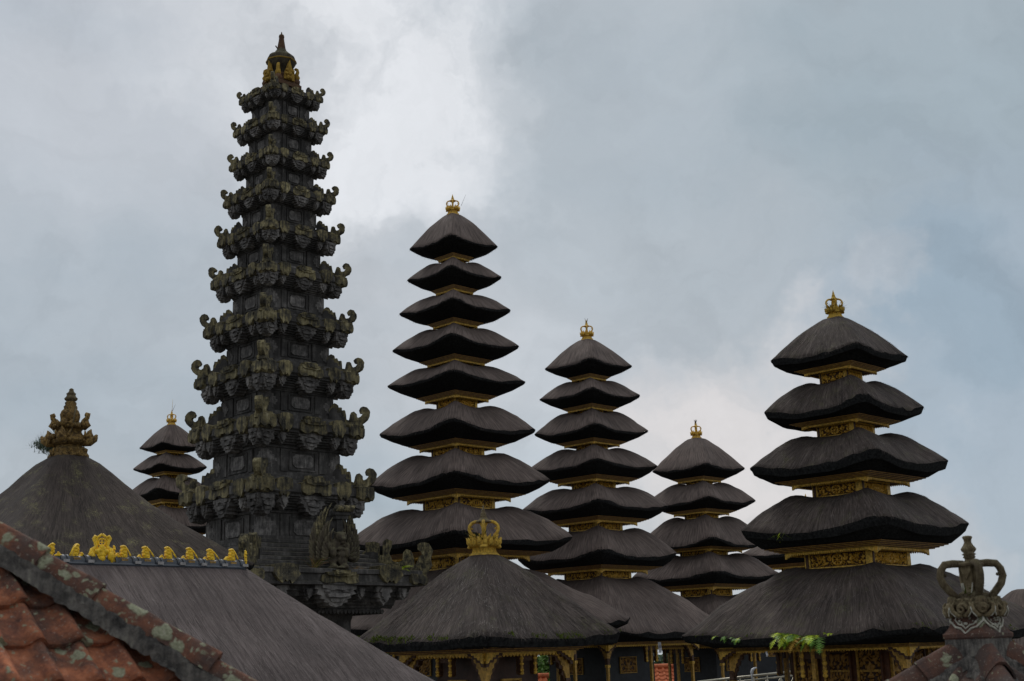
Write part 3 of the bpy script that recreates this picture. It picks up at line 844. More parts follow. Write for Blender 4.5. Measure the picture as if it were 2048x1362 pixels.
CAP = [(-1, .45), (-.78, .62), (-.48, .64), (-.44, .90), (.44, .90), (.48, .64), (.78, .62), (1, .45), (1, -.58), (.86, -.82), (.62, -.94), (.36, -.86), (.20, -.60), (-.20, -.60), (-.36, -.86), (-.62, -.94), (-.86, -.82), (-1, -.58)]
MASK = [(-1, 1), (1, 1), (1, .55), (.86, .48), (.95, .12), (.70, .0), (.74, -.25), (.55, -.32), (.56, -.62), (.34, -.66), (.30, -.88), (0, -1), (-.30, -.88), (-.34, -.66), (-.56, -.62), (-.55, -.32), (-.74, -.25), (-.70, .0), (-.95, .12), (-.86, .48), (-1, .55)]
LEAFP = [(-.8, 1), (.8, 1), (.95, .45), (.62, .35), (.74, -.1), (.42, -.3), (.45, -.58), (.18, -.70), (0, -1), (-.18, -.70), (-.45, -.58), (-.42, -.3), (-.74, -.1), (-.62, .35), (-.95, .45)]
def sc_pts(P, sx, sz, cx=0, cz=0): return [(cx+x*sx, cz+z*sz) for x, z in P]
HS = 1/math.sqrt(2)
def unit_scroll():
    b = MB(); T = Matrix.Rotation(-3*PI/4, 4, 'Z')
    b.prism(SCROLL, -.036, .036, 'stone_moss', T)
    b.prism([(.60, .13), (.60, .28), (.635, .33), (.68, .31), (.69, .275), (.735, .27), (.745, .225), (.775, .22), (.78, .13)], -.058, .058, 'stone', T)
    b.prism([(.84, .10), (.845, .22), (.87, .25), (.895, .22), (.93, .16), (.97, .15), (.98, .10)], -.056, .056, 'stone_moss', T)
    return b.mesh('corner_scroll')
def unit_corner_cap(q=.105):
    b = MB(); c = -HS+q
    b.square_loft([(q*1.414*k, z) for k, z in ((.70, .155), (.74, .135), (.98, .125), (1.0, .10), (1.03, .06), (.98, .03), (.80, -.01), (.70, -.02))][::-1], 'stone_moss', c, c)
    for k in (0, 3):
        T = RZ(k)
        s_ = 1 if k == 0 else -1
        b.prism(sc_pts(CAP, q, .072, s_*c, .058), -HS-.010, -HS+.05, 'stone_moss', T)
    return b.mesh('cap_stone')
def unit_mid_cap():
    b = MB()
    b.prism(sc_pts(CAP, .175, .080, 0, .058), -HS+.005, -HS+.14, 'stone_moss')
    b.prism(sc_pts([(-1, .5), (1, .5), (.9, -.2), (.4, -.5), (-.4, -.5), (-.9, -.2)], .15, .05, 0, .10), -HS-.014, -HS+.05, 'stone_moss')
    b.prism(sc_pts([(-1, .5), (1, .5), (.9, -.5), (-.9, -.5)], .075, .05, 0, .125), -HS-.026, -HS+.05, 'stone_moss')
    b.box((0, -HS+.07, .155), (.16, .10, .03), 'stone_moss')
    return b.mesh('cap_stone')
def unit_small_cap():
    b = MB()
    b.prism([(-.085, .135), (-.03, .155), (.03, .155), (.085, .135), (.095, .05), (.065, .0), (.035, -.04), (.018, .0), (0, -.025), (-.018, 0), (-.035, -.04), (-.065, 0), (-.095, .05)], -HS+.012, -HS+.13, 'stone_moss')
    return b.mesh('cap_lobe')
def unit_mask(wd, corner=False):
    b = MB()
    def face_on(T, cx):
        y = -HS+.055
        b.prism(sc_pts(MASK, wd, .096, cx, -.102), y, y+.14, 'stone_mask', T)
        b.prism(sc_pts([(-.72, .92), (.72, .92), (.78, .62), (.30, .46), (0, .56), (-.30, .46), (-.78, .62)], wd, .096, cx, -.102), y-.018, y+.02, 'stone_mask', T)
        b.prism(sc_pts([(-.55, .12), (-.28, .22), (0, .16), (.28, .22), (.55, .12), (.48, -.10), (0, -.20), (-.48, -.10)], wd, .096, cx, -.102), y-.030, y+.02, 'stone_mask', T)
        b.prism(sc_pts([(-.40, -.28), (.40, -.28), (.26, -.58), (-.26, -.58)], wd, .096, cx, -.102), y-.014, y+.02, 'stone_mask', T)
        for sx in (-1, 1): b.ball((cx+sx*wd*.42, y-.004, -.102+.096*.36), (wd*.20, .018, .018), 'stone_mask', T, 6, 4)
    if corner:
        c = -HS+.055+wd
        b.square_loft([(wd*1.414*k, z) for k, z in ((.30, -.205), (.55, -.18), (.62, -.14), (.95, -.128), (1.0, -.10), (.80, -.075), (.86, -.04), (1.02, -.03), (1.04, -.005))], 'stone_mask', c, c)
        face_on(Matrix.Identity(4), c); face_on(RZ(3), -c)
    else: face_on(Matrix.Identity(4), 0)
    return b.mesh('carved_mask')
def unit_pendant():
    b = MB()
    b.prism(sc_pts(LEAFP, .072, .078, 0, -.085), -HS+.075, -HS+.17, 'stone_mask')
    b.prism(sc_pts(LEAFP, .045, .058, 0, -.08), -HS+.055, -HS+.10, 'stone_mask')
    return b.mesh('pendant_leaf')
def rough(me, amp, seed, cut=.05):
    import bmesh
    m2 = me.copy(); bm = bmesh.new(); bm.from_mesh(m2)
    for _ in range(2):
        ed = [e for e in bm.edges if e.calc_length() > cut]
        if ed: bmesh.ops.subdivide_edges(bm, edges=ed, cuts=1)
    o = Vector((seed*5.3, seed*2.1, seed))
    for v in bm.verts:
        d = noise.noise_vector(v.co*16+o)*amp+noise.noise_vector(v.co*45+o)*amp*.5
        v.co += d
    bm.to_mesh(m2); bm.free(); m2.name = me.name
    return m2
U = dict(scroll=unit_scroll(), ccap=unit_corner_cap(.098), ccap2=unit_corner_cap(.065), mcap=unit_mid_cap(), scap=unit_small_cap(), mask=unit_mask(.155), cmask=unit_mask(.098, True), pend=unit_pendant())
U = {k: [rough(me, .008 if k != 'scroll' else .009, n_) for n_ in range(4)] for k, me in U.items()}
def put(name, me, parent, loc, rz, sc):
    o = bpy.data.objects.new(name, RND.choice(me)); COL.objects.link(o); o.parent = parent
    o.location = loc; o.rotation_euler = (RND.gauss(0, .009), RND.gauss(0, .009), rz+RND.gauss(0, .006)); o.scale = (sc*RND.uniform(.98, 1.02), sc*RND.uniform(.98, 1.02), sc*RND.uniform(.94, 1.07))
    return o
def shaft_face(b, hs, z0, z1, T, jit):
    """pilasters, framed panel and stepped corner stones on the local -y face"""
    h = z1-z0; m = (z0+z1)/2; w_ = 2*hs
    for sx in (-1, 1):
        x = sx*(hs-.10*w_)
        st = [(0, .42), (.045, .42), (.045, .34), (.075, .34), (.075, .20), (.10, .20), (.10, .06), (.12, .06), (.12, -.08), (.10, -.08), (.10, -.22), (.075, -.22), (.075, -.36), (.045, -.36), (.045, -.42), (0, -.42)]
        pts = [(sx*(hs+.012-dx*w_*1.35), m+dz*h) for dx, dz in st]
        pts = [(sx*(hs+.012), m+.42*h)] + pts[1:-1] + [(sx*(hs+.012), m-.42*h)]
        b.prism(pts, -hs-.016, -hs+.02, 'stone_mask', T)
        b.box((sx*.255*w_, -hs-.012, m), (.085*w_, .07, h*.96), 'stone', T)
    fw, fh = .34*w_, h*.80
    for dx, dz, a, c in ((0, fh/2, fw, .06*h), (0, -fh/2, fw, .06*h), (-fw/2, 0, .03*w_, fh), (fw/2, 0, .03*w_, fh)):
        b.box((dx, -hs-.004+jit, m+dz), (a, .06, c), 'stone', T)
    ow, oh = fw*.40, fh*.36
    b.prism([(-ow, m-oh*.55), (-ow*.72, m-oh), (ow*.72, m-oh), (ow, m-oh*.55), (ow, m+oh*.55), (ow*.72, m+oh), (-ow*.72, m+oh), (-ow, m+oh*.55)], -hs-.035, -hs+.02, 'stone_mask', T)
for i in range(10):
    zc = z_at(TX, TD, T_Y[i]); sc = m_per_px(TX, TD, zc)
    Rc, Rk = T_R[i]*sc, T_C[i]*sc*1.02
    if i < 9:
        zn = z_at(TX, TD, T_Y[i+1]); Rn = T_R[i+1]*m_per_px(TX, TD, zn)
        zlow = zn+.235*Rn
    else: zlow = z_at(TX, TD, 1092); Rn = Rc
    b = MB()
    up = (T_C[i-1]*sc*1.02/Rc if i else .40)
    prof = [(up*1.02, .24), (up*1.05, .24), (up*1.05, .205), (up*1.15, .20), (up*1.15, .165), (.86, .145), (.88, .105), (.955, .10), (.965, .02), (.93, .0),
            (.93, -.020), (.89, -.022), (.89, -.04), (.855, -.042), (.855, -.060), (.82, -.062), (.82, -.085), (.785, -.087), (.785, -.110), (.75, -.112), (.75, -.135), (.71, -.137), (.71, -.155)]
    prof = [(a*Rc, zc+z*Rc) for a, z in prof]
    if i == 0: prof = [(.30*Rc, zc+.30*Rc), (.50*Rc, zc+.27*Rc), (.70*Rc, zc+.20*Rc)]+prof[5:]
    prof += [(Rk*1.03, zc-.157*Rc), (Rk*1.03, zc-.175*Rc), (Rk, zc-.177*Rc), (Rk, zlow+.02), (Rk*1.03, zlow+.018), (Rk*1.03, zlow-.03)]
    b.square_loft(prof[::-1], 'stone')
    for k in range(4): shaft_face(b, Rk/math.sqrt(2), zlow+.03, zc-.18*Rc, RZ(k), 0)
    tier = b.obj('tier', tower)
    for k in range(4):
        rz = k*PI/2
        L = (0, 0, zc)
        put('corner_scroll', U['scroll'], tier, L, rz, Rc)
        put('cap_stone', U['ccap'], tier, L, rz, Rc)
        put('cap_stone', U['mcap'], tier, L, rz, Rc)
        put('carved_mask', U['mask'], tier, L, rz, Rc)
        put('carved_mask', U['cmask'], tier, L, rz, Rc)
        for q_ in (-.355, .355):
            d = Matrix.Rotation(rz, 3, 'Z') @ Vector((q_*Rc, 0, 0))
            put('pendant_leaf', U['pend'], tier, (d.x, d.y, zc), rz, Rc)
            put('cap_lobe', U['scap'], tier, (d.x, d.y, zc), rz, Rc)
# finial of the tower
zt = z_at(TX, TD, 176); sc = m_per_px(TX, TD, zt)
fin = MB(); h = 121*sc
fin.square_loft([(.34*h, -.04*h), (.34*h, .02*h), (.31*h, .04*h), (.30*h, .10*h), (.24*h, .13*h), (.21*h, .2*h), (.16*h, .24*h)], 'stone_red')
fin.lathe([(.12*h, .2*h), (.12*h, .27*h), (.17*h, .32*h), (.215*h, .38*h), (.238*h, .43*h), (.244*h, .45*h), (.226*h, .465*h), (.232*h, .50*h), (.218*h, .54*h), (.175*h, .58*h), (.125*h, .605*h), (.105*h, .64*h), (.085*h, .66*h), (.075*h, .69*h)], 20, 'stone_brown', rib=.04, ribs=8)
fin.lathe([(.08*h, .68*h), (.07*h, .695*h), (.068*h, .72*h), (.058*h, .78*h), (.045*h, .86*h), (.042*h, .90*h), (.048*h, .915*h), (.040*h, .95*h), (.015*h, .965*h), (.006*h, 1.01*h)], 12, 'stone_red')
fin.lathe([(.238*h, .437*h), (.252*h, .445*h), (.252*h, .46*h), (.23*h, .467*h)], 20, 'stone_gilt', rib=.04, ribs=8)
fin.tube([(-.06*h, 0, .66*h), (-.13*h, -.02*h, .71*h)], [.008*h, .012*h], 5, 'twig')
fo = fin.obj('tower_finial', tower, (0, 0, zt))
cu = MB(); T = Matrix.Rotation(-3*PI/4, 4, 'Z')
cu.tube([(.24*h, 0, .10*h), (.27*h, 0, .18*h), (.255*h, 0, .22*h), (.275*h, 0, .27*h), (.268*h, 0, .31*h), (.245*h, 0, .325*h), (.225*h, 0, .31*h)], [.05*h, .045*h, .035*h, .03*h, .026*h, .024*h, .022*h], 7, 'stone_gilt', T)
cu.ball((.26*h, 0, .08*h), (.06*h, .07*h, .06*h), 'stone_red', T, 8, 5, .3)
cu_o = cu.obj('gilded_curl', fo)
for k in range(1, 4): copy_to(cu_o, fo, None, k*PI/2)
cu = MB()
cu.prism([(-.10*h, .06*h), (.10*h, .06*h), (.075*h, .20*h), (.04*h, .28*h), (0, .42*h), (-.04*h, .28*h), (-.075*h, .20*h)], -.25*h, -.20*h, 'stone_gilt')
for _ in range(10): cu.ball((RND.uniform(-.07, .07)*h, -.255*h, RND.uniform(.08, .22)*h), .03*h, 'stone_gilt', None, 6, 4)
cu_o = cu.obj('gilded_leaf', fo)
for k in range(1, 4): copy_to(cu_o, fo, None, k*PI/2)

# stepped base of the tower
zl = z_at(TX, TD, 1166); sb = m_per_px(TX, TD, zl); RB = 303*sb
zk = z_at(TX, TD, 1092)
b = MB(); steps = 7
z_top = zk+.05; z_led = z_at(TX, TD, 1152)
prof = [(140*sb, z_top+.10), (146*sb, z_top+.10), (146*sb, z_top)]
for k in range(steps):
    r = (150+(RB/sb*.80-150)*(k/(steps-1))**1.0)*sb
    za = z_top+(z_led-z_top)*k/steps; zb_ = z_top+(z_led-z_top)*(k+1)/steps
    prof += [(r, za-.012), (r+.035, za-.02), (r+.035, zb_+.03), (r, zb_+.025)]
prof += [(RB*.985, z_led+.02), (RB, z_led), (RB, z_led-.12), (RB*.975, z_led-.14), (RB*.975, z_led-.34), (RB*.99, z_led-.36), (RB*.99, z_led-.44), (RB*.93, z_led-.46)]
zz = z_led-.46; rr = .93
for k in range(6):
    rr -= .012 if k % 2 else .035
    prof += [(RB*rr, zz), (RB*rr, zz-.070)]; zz -= .070
for k in range(3):
    rr -= .03; prof += [(RB*rr, zz-.004), (RB*rr, zz-.085)]; zz -= .085
zs = zz
prof += [(RB*.52, zz-.02), (RB*.50, zz-.3), (RB*.50, 1.0), (RB*.6, .98), (RB*.6, -.3)]
b.square_loft(prof[::-1], 'stone')
base = b.obj('stepped_base', tower)
sca = MB(); hs = RB*(rr+.015)/math.sqrt(2)
for k in range(4):
    T = RZ(k); nsc = 34
    for i in range(nsc):
        x = -hs+2*hs*(i+.5)/nsc; wd = hs/nsc*.96
        sca.prism([(x-wd, zs+.03), (x+wd, zs+.03), (x+wd*.8, zs-.05), (x, zs-.10), (x-wd*.8, zs-.05)], -hs-.02, -hs+.10, 'stone', T)
sca.obj('scalloped_edge', base)
for k in range(4):
    rz = k*PI/2; L = (0, 0, z_led-.36)
    put('carved_mask', U['mask'], base, (0, 0, z_led-.44), rz, RB*1.02).scale.z = RB*.72
    o = put('cap_stone', U['mcap'], base, L, rz, RB*1.005); o.scale = (RB*.80, RB*1.01, RB*.50)
    put('cap_stone', U['ccap2'], base, (0, 0, z_led-.33), rz, RB*1.005).scale.z = RB*.52
    for q_ in (-.56, -.20, .20, .56):
        d = Matrix.Rotation(rz, 3, 'Z') @ Vector((q_*RB, -.012*RB, 0))
        put('pendant_leaf', U['pend'], base, (d.x, d.y, z_led-.47), rz, RB*.99).scale = (RB*.55, RB*1.0, RB*.5)
    for q_ in (-.40, .40):
        d = Matrix.Rotation(rz, 3, 'Z') @ Vector((q_*RB, -.012*RB, 0))
        put('pendant_leaf', U['pend'], base, (d.x, d.y, z_led-.44), rz, RB*1.0).scale.z = RB*.75
        put('cap_lobe', U['scap'], base, (d.x, d.y, z_led-.30), rz, RB*1.03).scale.z = RB*.62
# corner scrolls of the base: a tall step, a bay, a bud and a hooked curl
BS = [(.56, 0), (.56, .10), (.60, .115), (.60, .165), (.66, .17), (.69, .16), (.69, .09), (.715, .09), (.715, .165), (.74, .185), (.775, .17), (.77, .14), (.755, .10), (.775, .055), (.81, .04), (.845, .055), (.85, .10), (.87, .12), (.90, .11), (.915, .075), (.925, .02),
      (.945, .05), (.955, .075), (.975, .082), (.97, .10), (.945, .115), (.945, .145), (.975, .16), (1.02, .15), (1.045, .11), (1.03, .06), (1.04, .02), (1.0, -.03), (.95, -.035), (.90, -.03), (.56, -.03)]
for k in range(4):
    s_ = MB(); T = Matrix.Rotation(-3*PI/4, 4, 'Z')
    s_.prism([(x*RB, (z+.012)*RB*1.12) for x, z in BS], -.11, .11, 'stone_moss', T)
    s_.prism([(x*RB*.985+.02, (z*.80)*RB) for x, z in BS[:7]+[(.70, .0), (.56, -.03)]], -.15, .15, 'stone', T)
    s_.obj('base_scroll', base, (0, 0, z_led), k*PI/2)
gm = MB()
for _ in range(30): gm.ball((RND.gauss(0, .14), -.02+RND.gauss(0, .04), RND.gauss(0, .10)), RND.uniform(.04, .08), 'gold', None, 6, 4)
gm.prism(sc_pts(MASK, .32, .22), -.02, .06, 'gold')
gm.obj('gilded_emblem', base, (0, -RB*.5/math.sqrt(2)-.05, z_at(TX, TD, 1243)))

# ------------------------------------------------------------------ winged guardian on the ledge
GP = Vector((TX, TD, 0)) + Matrix.Rotation(ALIGN, 3, 'Z') @ Vector((.05, -RB/math.sqrt(2)*.93, 0))
GP.z = z_led+.01
gs = m_per_px(GP.x, GP.y, GP.z)*.93
gar = thing('guardian_statue', 'mossy stone winged guardian statue with raised wings, on the tower ledge', 'statue', GP, PI/4*.72)
b = MB(); u = gs                                                     # one photo pixel at the statue
def P(x, z, y=0): return (x*u, y*u, z*u)
for c, r in (((0, 0, 30), (15, 13, 22)), ((0, 0, 52), (19, 14, 16)), ((4, -8, 68), (15, 13, 12)), ((6, -20, 62), (6, 11, 5)), ((6, -19, 55), (5, 8, 3)), ((-12, -6, 18), (9, 9, 14)), ((13, -6, 18), (9, 9, 14)), ((-13, -12, 5), (8, 11, 6)), ((13, -12, 5), (8, 11, 6)),
             ((-20, -4, 48), (8, 8, 11)), ((21, -4, 48), (8, 8, 11)), ((-15, -14, 34), (7, 8, 11)), ((17, -14, 34), (7, 8, 11)), ((3, -15, 30), (9, 7, 9)), ((0, -6, 2), (26, 18, 4)), ((-3, -15, 74), (4, 4, 4)), ((11, -15, 74), (4, 4, 4)), ((2, -17, 42), (11, 4, 4)), ((2, -15, 22), (7, 5, 14))):
    b.ball((c[0]*u, c[1]*u, c[2]*u), (r[0]*u, r[1]*u, r[2]*u), 'stone_brown', None, 14, 9, .14)
bo = b.obj('guardian_body', gar)
rm = bo.modifiers.new('remesh', 'REMESH'); rm.mode = 'VOXEL'; rm.voxel_size = .026; rm.use_smooth_shade = True
b = MB()
b.square_loft([(15*u, 66*u), (16*u, 88*u), (15*u, 106*u), (20*u, 108*u), (20*u, 114*u), (25*u, 117*u), (25*u, 126*u), (22*u, 131*u)], 'stone', 12*u, 14*u)
for k in range(8): b.tube([P(-10+6*k, 124, -6), P(-7+6*k, 132, -7), P(-2+6*k, 136, -3), P(3+6*k, 137, 2)], [3.2*u, 3.6*u, 2.6*u, 1.2*u], 5, 'stone_moss')
b.obj('crown_block', gar)
def feathers(name, sgn, reach, lift):
    wing = MB()
    for layer, (cnt, l0, l1, y) in enumerate(((11, 50, 98, 6), (9, 34, 66, 0), (7, 22, 42, -6))):
        for k in range(cnt):
            f = k/(cnt-1); a = math.radians(-22+88*f)
            L = l0+(l1-l0)*f**1.1
            pts = []
            for j in range(8):
                tt = j/7; aa = a+.34*tt*tt+.30*max(0, tt-.7)
                pts.append(P(sgn*(12+12*(1-f)+math.cos(aa)*L*tt*reach), 26+18*f+math.sin(aa)*L*tt*lift, y+3*f-6*tt*tt))
            wing.tube(pts, [4.0*u, 4.6*u, 5.0*u, 5.0*u, 4.8*u, 4.4*u, 3.6*u, 1.4*u], 6, 'stone_brown' if layer else 'stone_moss' if k > 6 else 'stone_brown', None, True, .50)
    wing.ball(P(sgn*20, 44, 2), (12*u, 7*u, 18*u), 'stone_brown', None, 10, 6, .2)
    return wing.obj(name, gar)
feathers('wing', -1, .80, 1.0)
feathers('wing', 1, .60, .98)
b = MB()
for k in range(14): b.tube([P(RND.uniform(-10, 10), 70, -10), P(RND.uniform(-16, 16), RND.uniform(70, 82), -14)], [3*u, 1*u], 4, 'stone_brown')
b.obj('mane', gar)

# ------------------------------------------------------------------ pavilions in front of the towers
def pavilion(name, label, cat, px, D, eave_py, half_px, top_py, mk, ch_px=None, frieze_py=None, body=None, tabs=(PYR_C, PYR_F), fringe=900, hair=0, moss=0, blade=(.10, .005), L=0.0, seed=3, rough=.012, r0=.10, group=None, nq=26, teeth=26, hairs=('straw_mid', 'straw'), sag=.05, cut=0.0):
    X = at(px, eave_py, D).x
    z0 = z_at(X, D, eave_py); sc = m_per_px(X, D, z0); R = half_px*sc
    H = z_at(X, D, top_py)-z0
    t = thing(name, label, cat, (X, D, 0), ALIGN, group)
    tabs = (tabs[0], [(a_, z_ if a_ < .6 else z_-(sag-.05)*((a_-.6)/.4)) for a_, z_ in tabs[1]])
    rf = Roof(R, r0, H, tabs, z0, L, seed=seed, rough=rough, shag=1.0 if hair > 2000 else 0)
    ch = (ch_px or half_px*.62)*sc; zc = z_at(X, D, frieze_py or eave_py+46)
    ru = max(.80, ch/R*1.12); zu = (zc-z0)*.55
    under = [(.992, -.02*R, -sag*H-.02*R)]+([(.972, -cut, -cut-sag*H*.6)] if cut else [])+[(.93, zu*.75-cut*.4, zu*.75-cut*.4), (ru+.02, zu, zu), (ru, zu, zu)]
    ro = rf.build('thatched_roof', t, mk, under, nq=nq, fringe=fringe, hair=hair, blade=blade, eave_moss=moss, hairs=hairs)
    if body:
        cornice(t, ru*R, z0+zu, ch, zc, ch*.5, teeth)
        body(t, ch, zc, ch*.5)
    return t, rf, X, z0, H
t, rf_front, FX, FZ, FH = pavilion('thatched_shrine', 'thatched shrine in the front row with shaggy straw and a mossy gilded crown', 'shrine', 973, 24, 1274, 268, 1110, 'thatch_rough', 167, 1311,
         gallery('brown_board', inner=.60, kx=.80, hk=.52), fringe=3200, hair=15000, moss=520, blade=(.080, .0030), tabs=(PYR_C, PYR_F), rough=.016, cut=.17)
crown(t, FZ+FH, .90, ('crown_gilt', 'crown_gilt', 'crown_grey'), weeds=90, detail=16)

# left pavilion with the old stone finial
t, rf_old, OX, OZ, OH = pavilion('thatched_pavilion', 'large old thatched pavilion roof with an ornate mossy gilded stone finial, far left', 'pavilion', 125, 31, 1140, 384, 914, 'thatch_old',
         220, 1165, gallery('brown_board', hang=False), fringe=500, hair=2500, blade=(.12, .0045), r0=.10, rough=.016, hairs=('straw_dark', 'straw_mid'), sag=.13, tabs=([(0, 1.0), (.08, .93), (.25, .715), (.5, .435), (.8, .165), (1, 0)], [(0, 1.0), (.08, .93), (.25, .705), (.5, .41), (.8, .12), (1, -.05)]))
fh = 140*m_per_px(OX, 31, OZ+OH)
f = MB()
f.square_loft([(.30*fh, -.05*fh), (.30*fh, .01*fh), (.27*fh, .05*fh), (.28*fh, .10*fh), (.25*fh, .12*fh), (.20*fh, .13*fh), (.20*fh, .16*fh), (.30*fh, .19*fh), (.33*fh, .23*fh), (.30*fh, .30*fh), (.20*fh, .31*fh), (.17*fh, .36*fh),
               (.20*fh, .39*fh), (.26*fh, .41*fh), (.26*fh, .46*fh), (.18*fh, .48*fh), (.14*fh, .50*fh)], 'stone_old')
for k in range(60):
    a = RND.uniform(0, 2*PI); lv = RND.choice((.03, .22, .27, .43, .43)); r = {.03: .22, .22: .26, .27: .26, .43: .21}[lv]
    f.ball((math.cos(a)*r*fh, math.sin(a)*r*fh, lv*fh), fh*RND.uniform(.018, .042), 'stone_old', None, 6, 4, .3)
f.lathe([(.10*fh, .46*fh), (.13*fh, .52*fh), (.145*fh, .60*fh), (.12*fh, .66*fh), (.09*fh, .69*fh), (.10*fh, .72*fh), (.075*fh, .75*fh), (.085*fh, .78*fh), (.05*fh, .815*fh)], 14, 'stone_old', rib=.08, ribs=8)
f.lathe([(.05*fh, .80*fh), (.085*fh, .825*fh), (.095*fh, .85*fh), (.07*fh, .875*fh), (.06*fh, .90*fh), (.07*fh, .92*fh), (.045*fh, .94*fh), (.03*fh, .965*fh), (.035*fh, .98*fh), (.012*fh, 1.0*fh)], 12, 'crown_grey')
fo = f.obj('stone_finial', t, (0, 0, OZ+OH))
a = MB(); T = Matrix.Rotation(-3*PI/4, 4, 'Z')
a.tube([(.20*fh, 0, .22*fh), (.30*fh, 0, .215*fh), (.37*fh, 0, .25*fh), (.40*fh, 0, .31*fh)], [.075*fh, .07*fh, .05*fh, .015*fh], 7, 'stone_old', T)
for k in range(9): a.ball(((.22+.02*k)*fh, RND.uniform(-.05, .05)*fh, (.20+.008*k)*fh), .035*fh, 'stone_old', T, 6, 4, .3)
a.tube([(.14*fh, 0, .24*fh), (.15*fh, 0, .40*fh), (.16*fh, 0, .45*fh), (.20*fh, 0, .52*fh), (.25*fh, 0, .56*fh), (.255*fh, 0, .60*fh), (.22*fh, 0, .615*fh)], [.03*fh, .03*fh, .03*fh, .03*fh, .035*fh, .045*fh, .03*fh], 6, 'stone_old', T)
for (r_, z_, h_) in ((.26, .24, .15), (.21, .43, .10), (.17, .06, .08)):
    a.tube([(r_*fh, 0, z_*fh), ((r_+.045)*fh, 0, (z_+h_*.35)*fh), ((r_+.03)*fh, 0, (z_+h_*.75)*fh), ((r_+.055)*fh, 0, (z_+h_)*fh)], [.05*fh, .055*fh, .035*fh, .008*fh], 6, 'stone_old', T)
    for sg in (-1, 1): a.tube([(r_*fh*.9, sg*.03*fh, z_*fh), ((r_+.01)*fh, sg*.09*fh, (z_+h_*.3)*fh), (r_*fh, sg*.11*fh, (z_+h_*.8)*fh)], [.035*fh, .03*fh, .006*fh], 5, 'stone_old', T)
ao = a.obj('scroll_arm', fo)
for k in range(1, 4): copy_to(ao, fo, None, k*PI/2)
f = MB(); f.tube([(-.05*fh, -.16*fh, .34*fh), (.02*fh, -.13*fh, .72*fh)], .012*fh, 5, 'crown_grey'); f.obj('leaning_rod', fo)

# the grey thatched hall with the tiled ridge in the lower left
HD = 17.0
hr = at(480, 1133, HD)                                  # right end of its ridge
e = Vector((1, 1, 0)).normalized()
HL = 3.6
hc = hr - e*(HL/2)
HR_, HH = 3.02, 1.76
hall = thing('thatched_hall', 'smooth grey thatched hall whose dark tiled ridge carries gold figures, lower left', 'hall', (hc.x, hc.y, 0), ALIGN)
rf_hall = Roof(HR_, .035, HH, ([(0, 1.0), (.2, .80), (.5, .49), (.8, .19), (1, 0)], [(0, 1.0), (.2, .80), (.5, .49), (.8, .19), (1, -.02)]), hr.z-HH-.03, HL, n_top=7, n_eave=14, seed=9, rough=.012, straight=.95)
rf_hall.build('thatched_roof', hall, 'thatch_grey', [(.985, -.08, -.10), (.93, -.22, -.22), (.8, -.26, -.26)], nq=40, nt=18, fringe=500, hair=14000, blade=(.075, .0024))
b = MB(); z1 = hr.z-HH-.3
b.box((0, 0, (z1+.5)/2), (HL+1.6, 1.9, z1-.5), 'brown_board'); b.obj('hall_wall', hall)
b = MB()
for x in np.linspace(-(HL/2+1.5), HL/2+1.5, 6):
    for y in (-1.5, 1.5): b.box((x, y, (z1+.5)/2), (.14, .14, z1-.5), 'gold_dull')
b.obj('hall_posts', hall)
b = MB(); b.box((0, 0, .25), (HL+4.4, 4.2, .5), 'stone'); b.obj('plinth', hall)
zr = hr.z
b = MB(); b.prism([(-.085, -.05), (.085, -.05), (.10, -.02), (.085, .0), (-.085, .0), (-.10, -.02)], -HL/2-.03, HL/2+.03, 'slate', Matrix.Translation((0, 0, zr)) @ RZ(1)); b.obj('ridge_board', hall)
def half_pipe(b, r, x0, x1, mk, z, r2=None, n=10):
    ring = []
    for x, rr in ((x0, r), (x1, r2 or r)):
        ring.append([b.add((x, rr*math.cos(PI*j/n), z+rr*math.sin(PI*j/n))) for j in range(n+1)])
    for j in range(n): b.face([ring[0][j], ring[1][j], ring[1][j+1], ring[0][j+1]][::-1], mk, None, True)
    b.face(ring[0], mk); b.face(ring[1][::-1], mk)
def figure(flip):
    m_ = MB(); sx = -1 if flip else 1
    m_.prism([(sx*x, z) for x, z in ((-.016, .0), (.034, .0), (.036, .04), (.028, .085), (.016, .125), (-.002, .15), (-.018, .150), (-.028, .135), (-.018, .120), (-.024, .09), (-.026, .05))], -.022, .022, 'gold_bright')
    for x, z, r in ((-.006, .138, .017), (.002, .105, .020), (.004, .07, .026), (.006, .03, .028), (-.020, .085, .011), (-.018, .045, .014)):
        m_.ball((sx*x, 0, z), (r, .036, r), 'gold_bright', None, 8, 6, .3)
    m_.tube([(sx*.006, -.02, .142), (sx*.030, -.026, .10), (sx*.056, -.03, .045), (sx*.074, -.03, .0)], [.006, .008, .008, .007], 5, 'gold_bright')
    for x, z, r in ((-.062, .030, .017), (-.072, .014, .018), (-.052, .012, .019), (-.058, .048, .009), (-.036, .006, .012)):
        m_.ball((sx*x, 0, z), (r, .030, r), 'gold_bright', None, 8, 5, .3)
    return m_.mesh('gilded_figure')
fig_me = [figure(False), figure(True)]
sp_ = (HL-.0)/9.5
xs = [HL/2-.12-.305*k for k in range(10)]
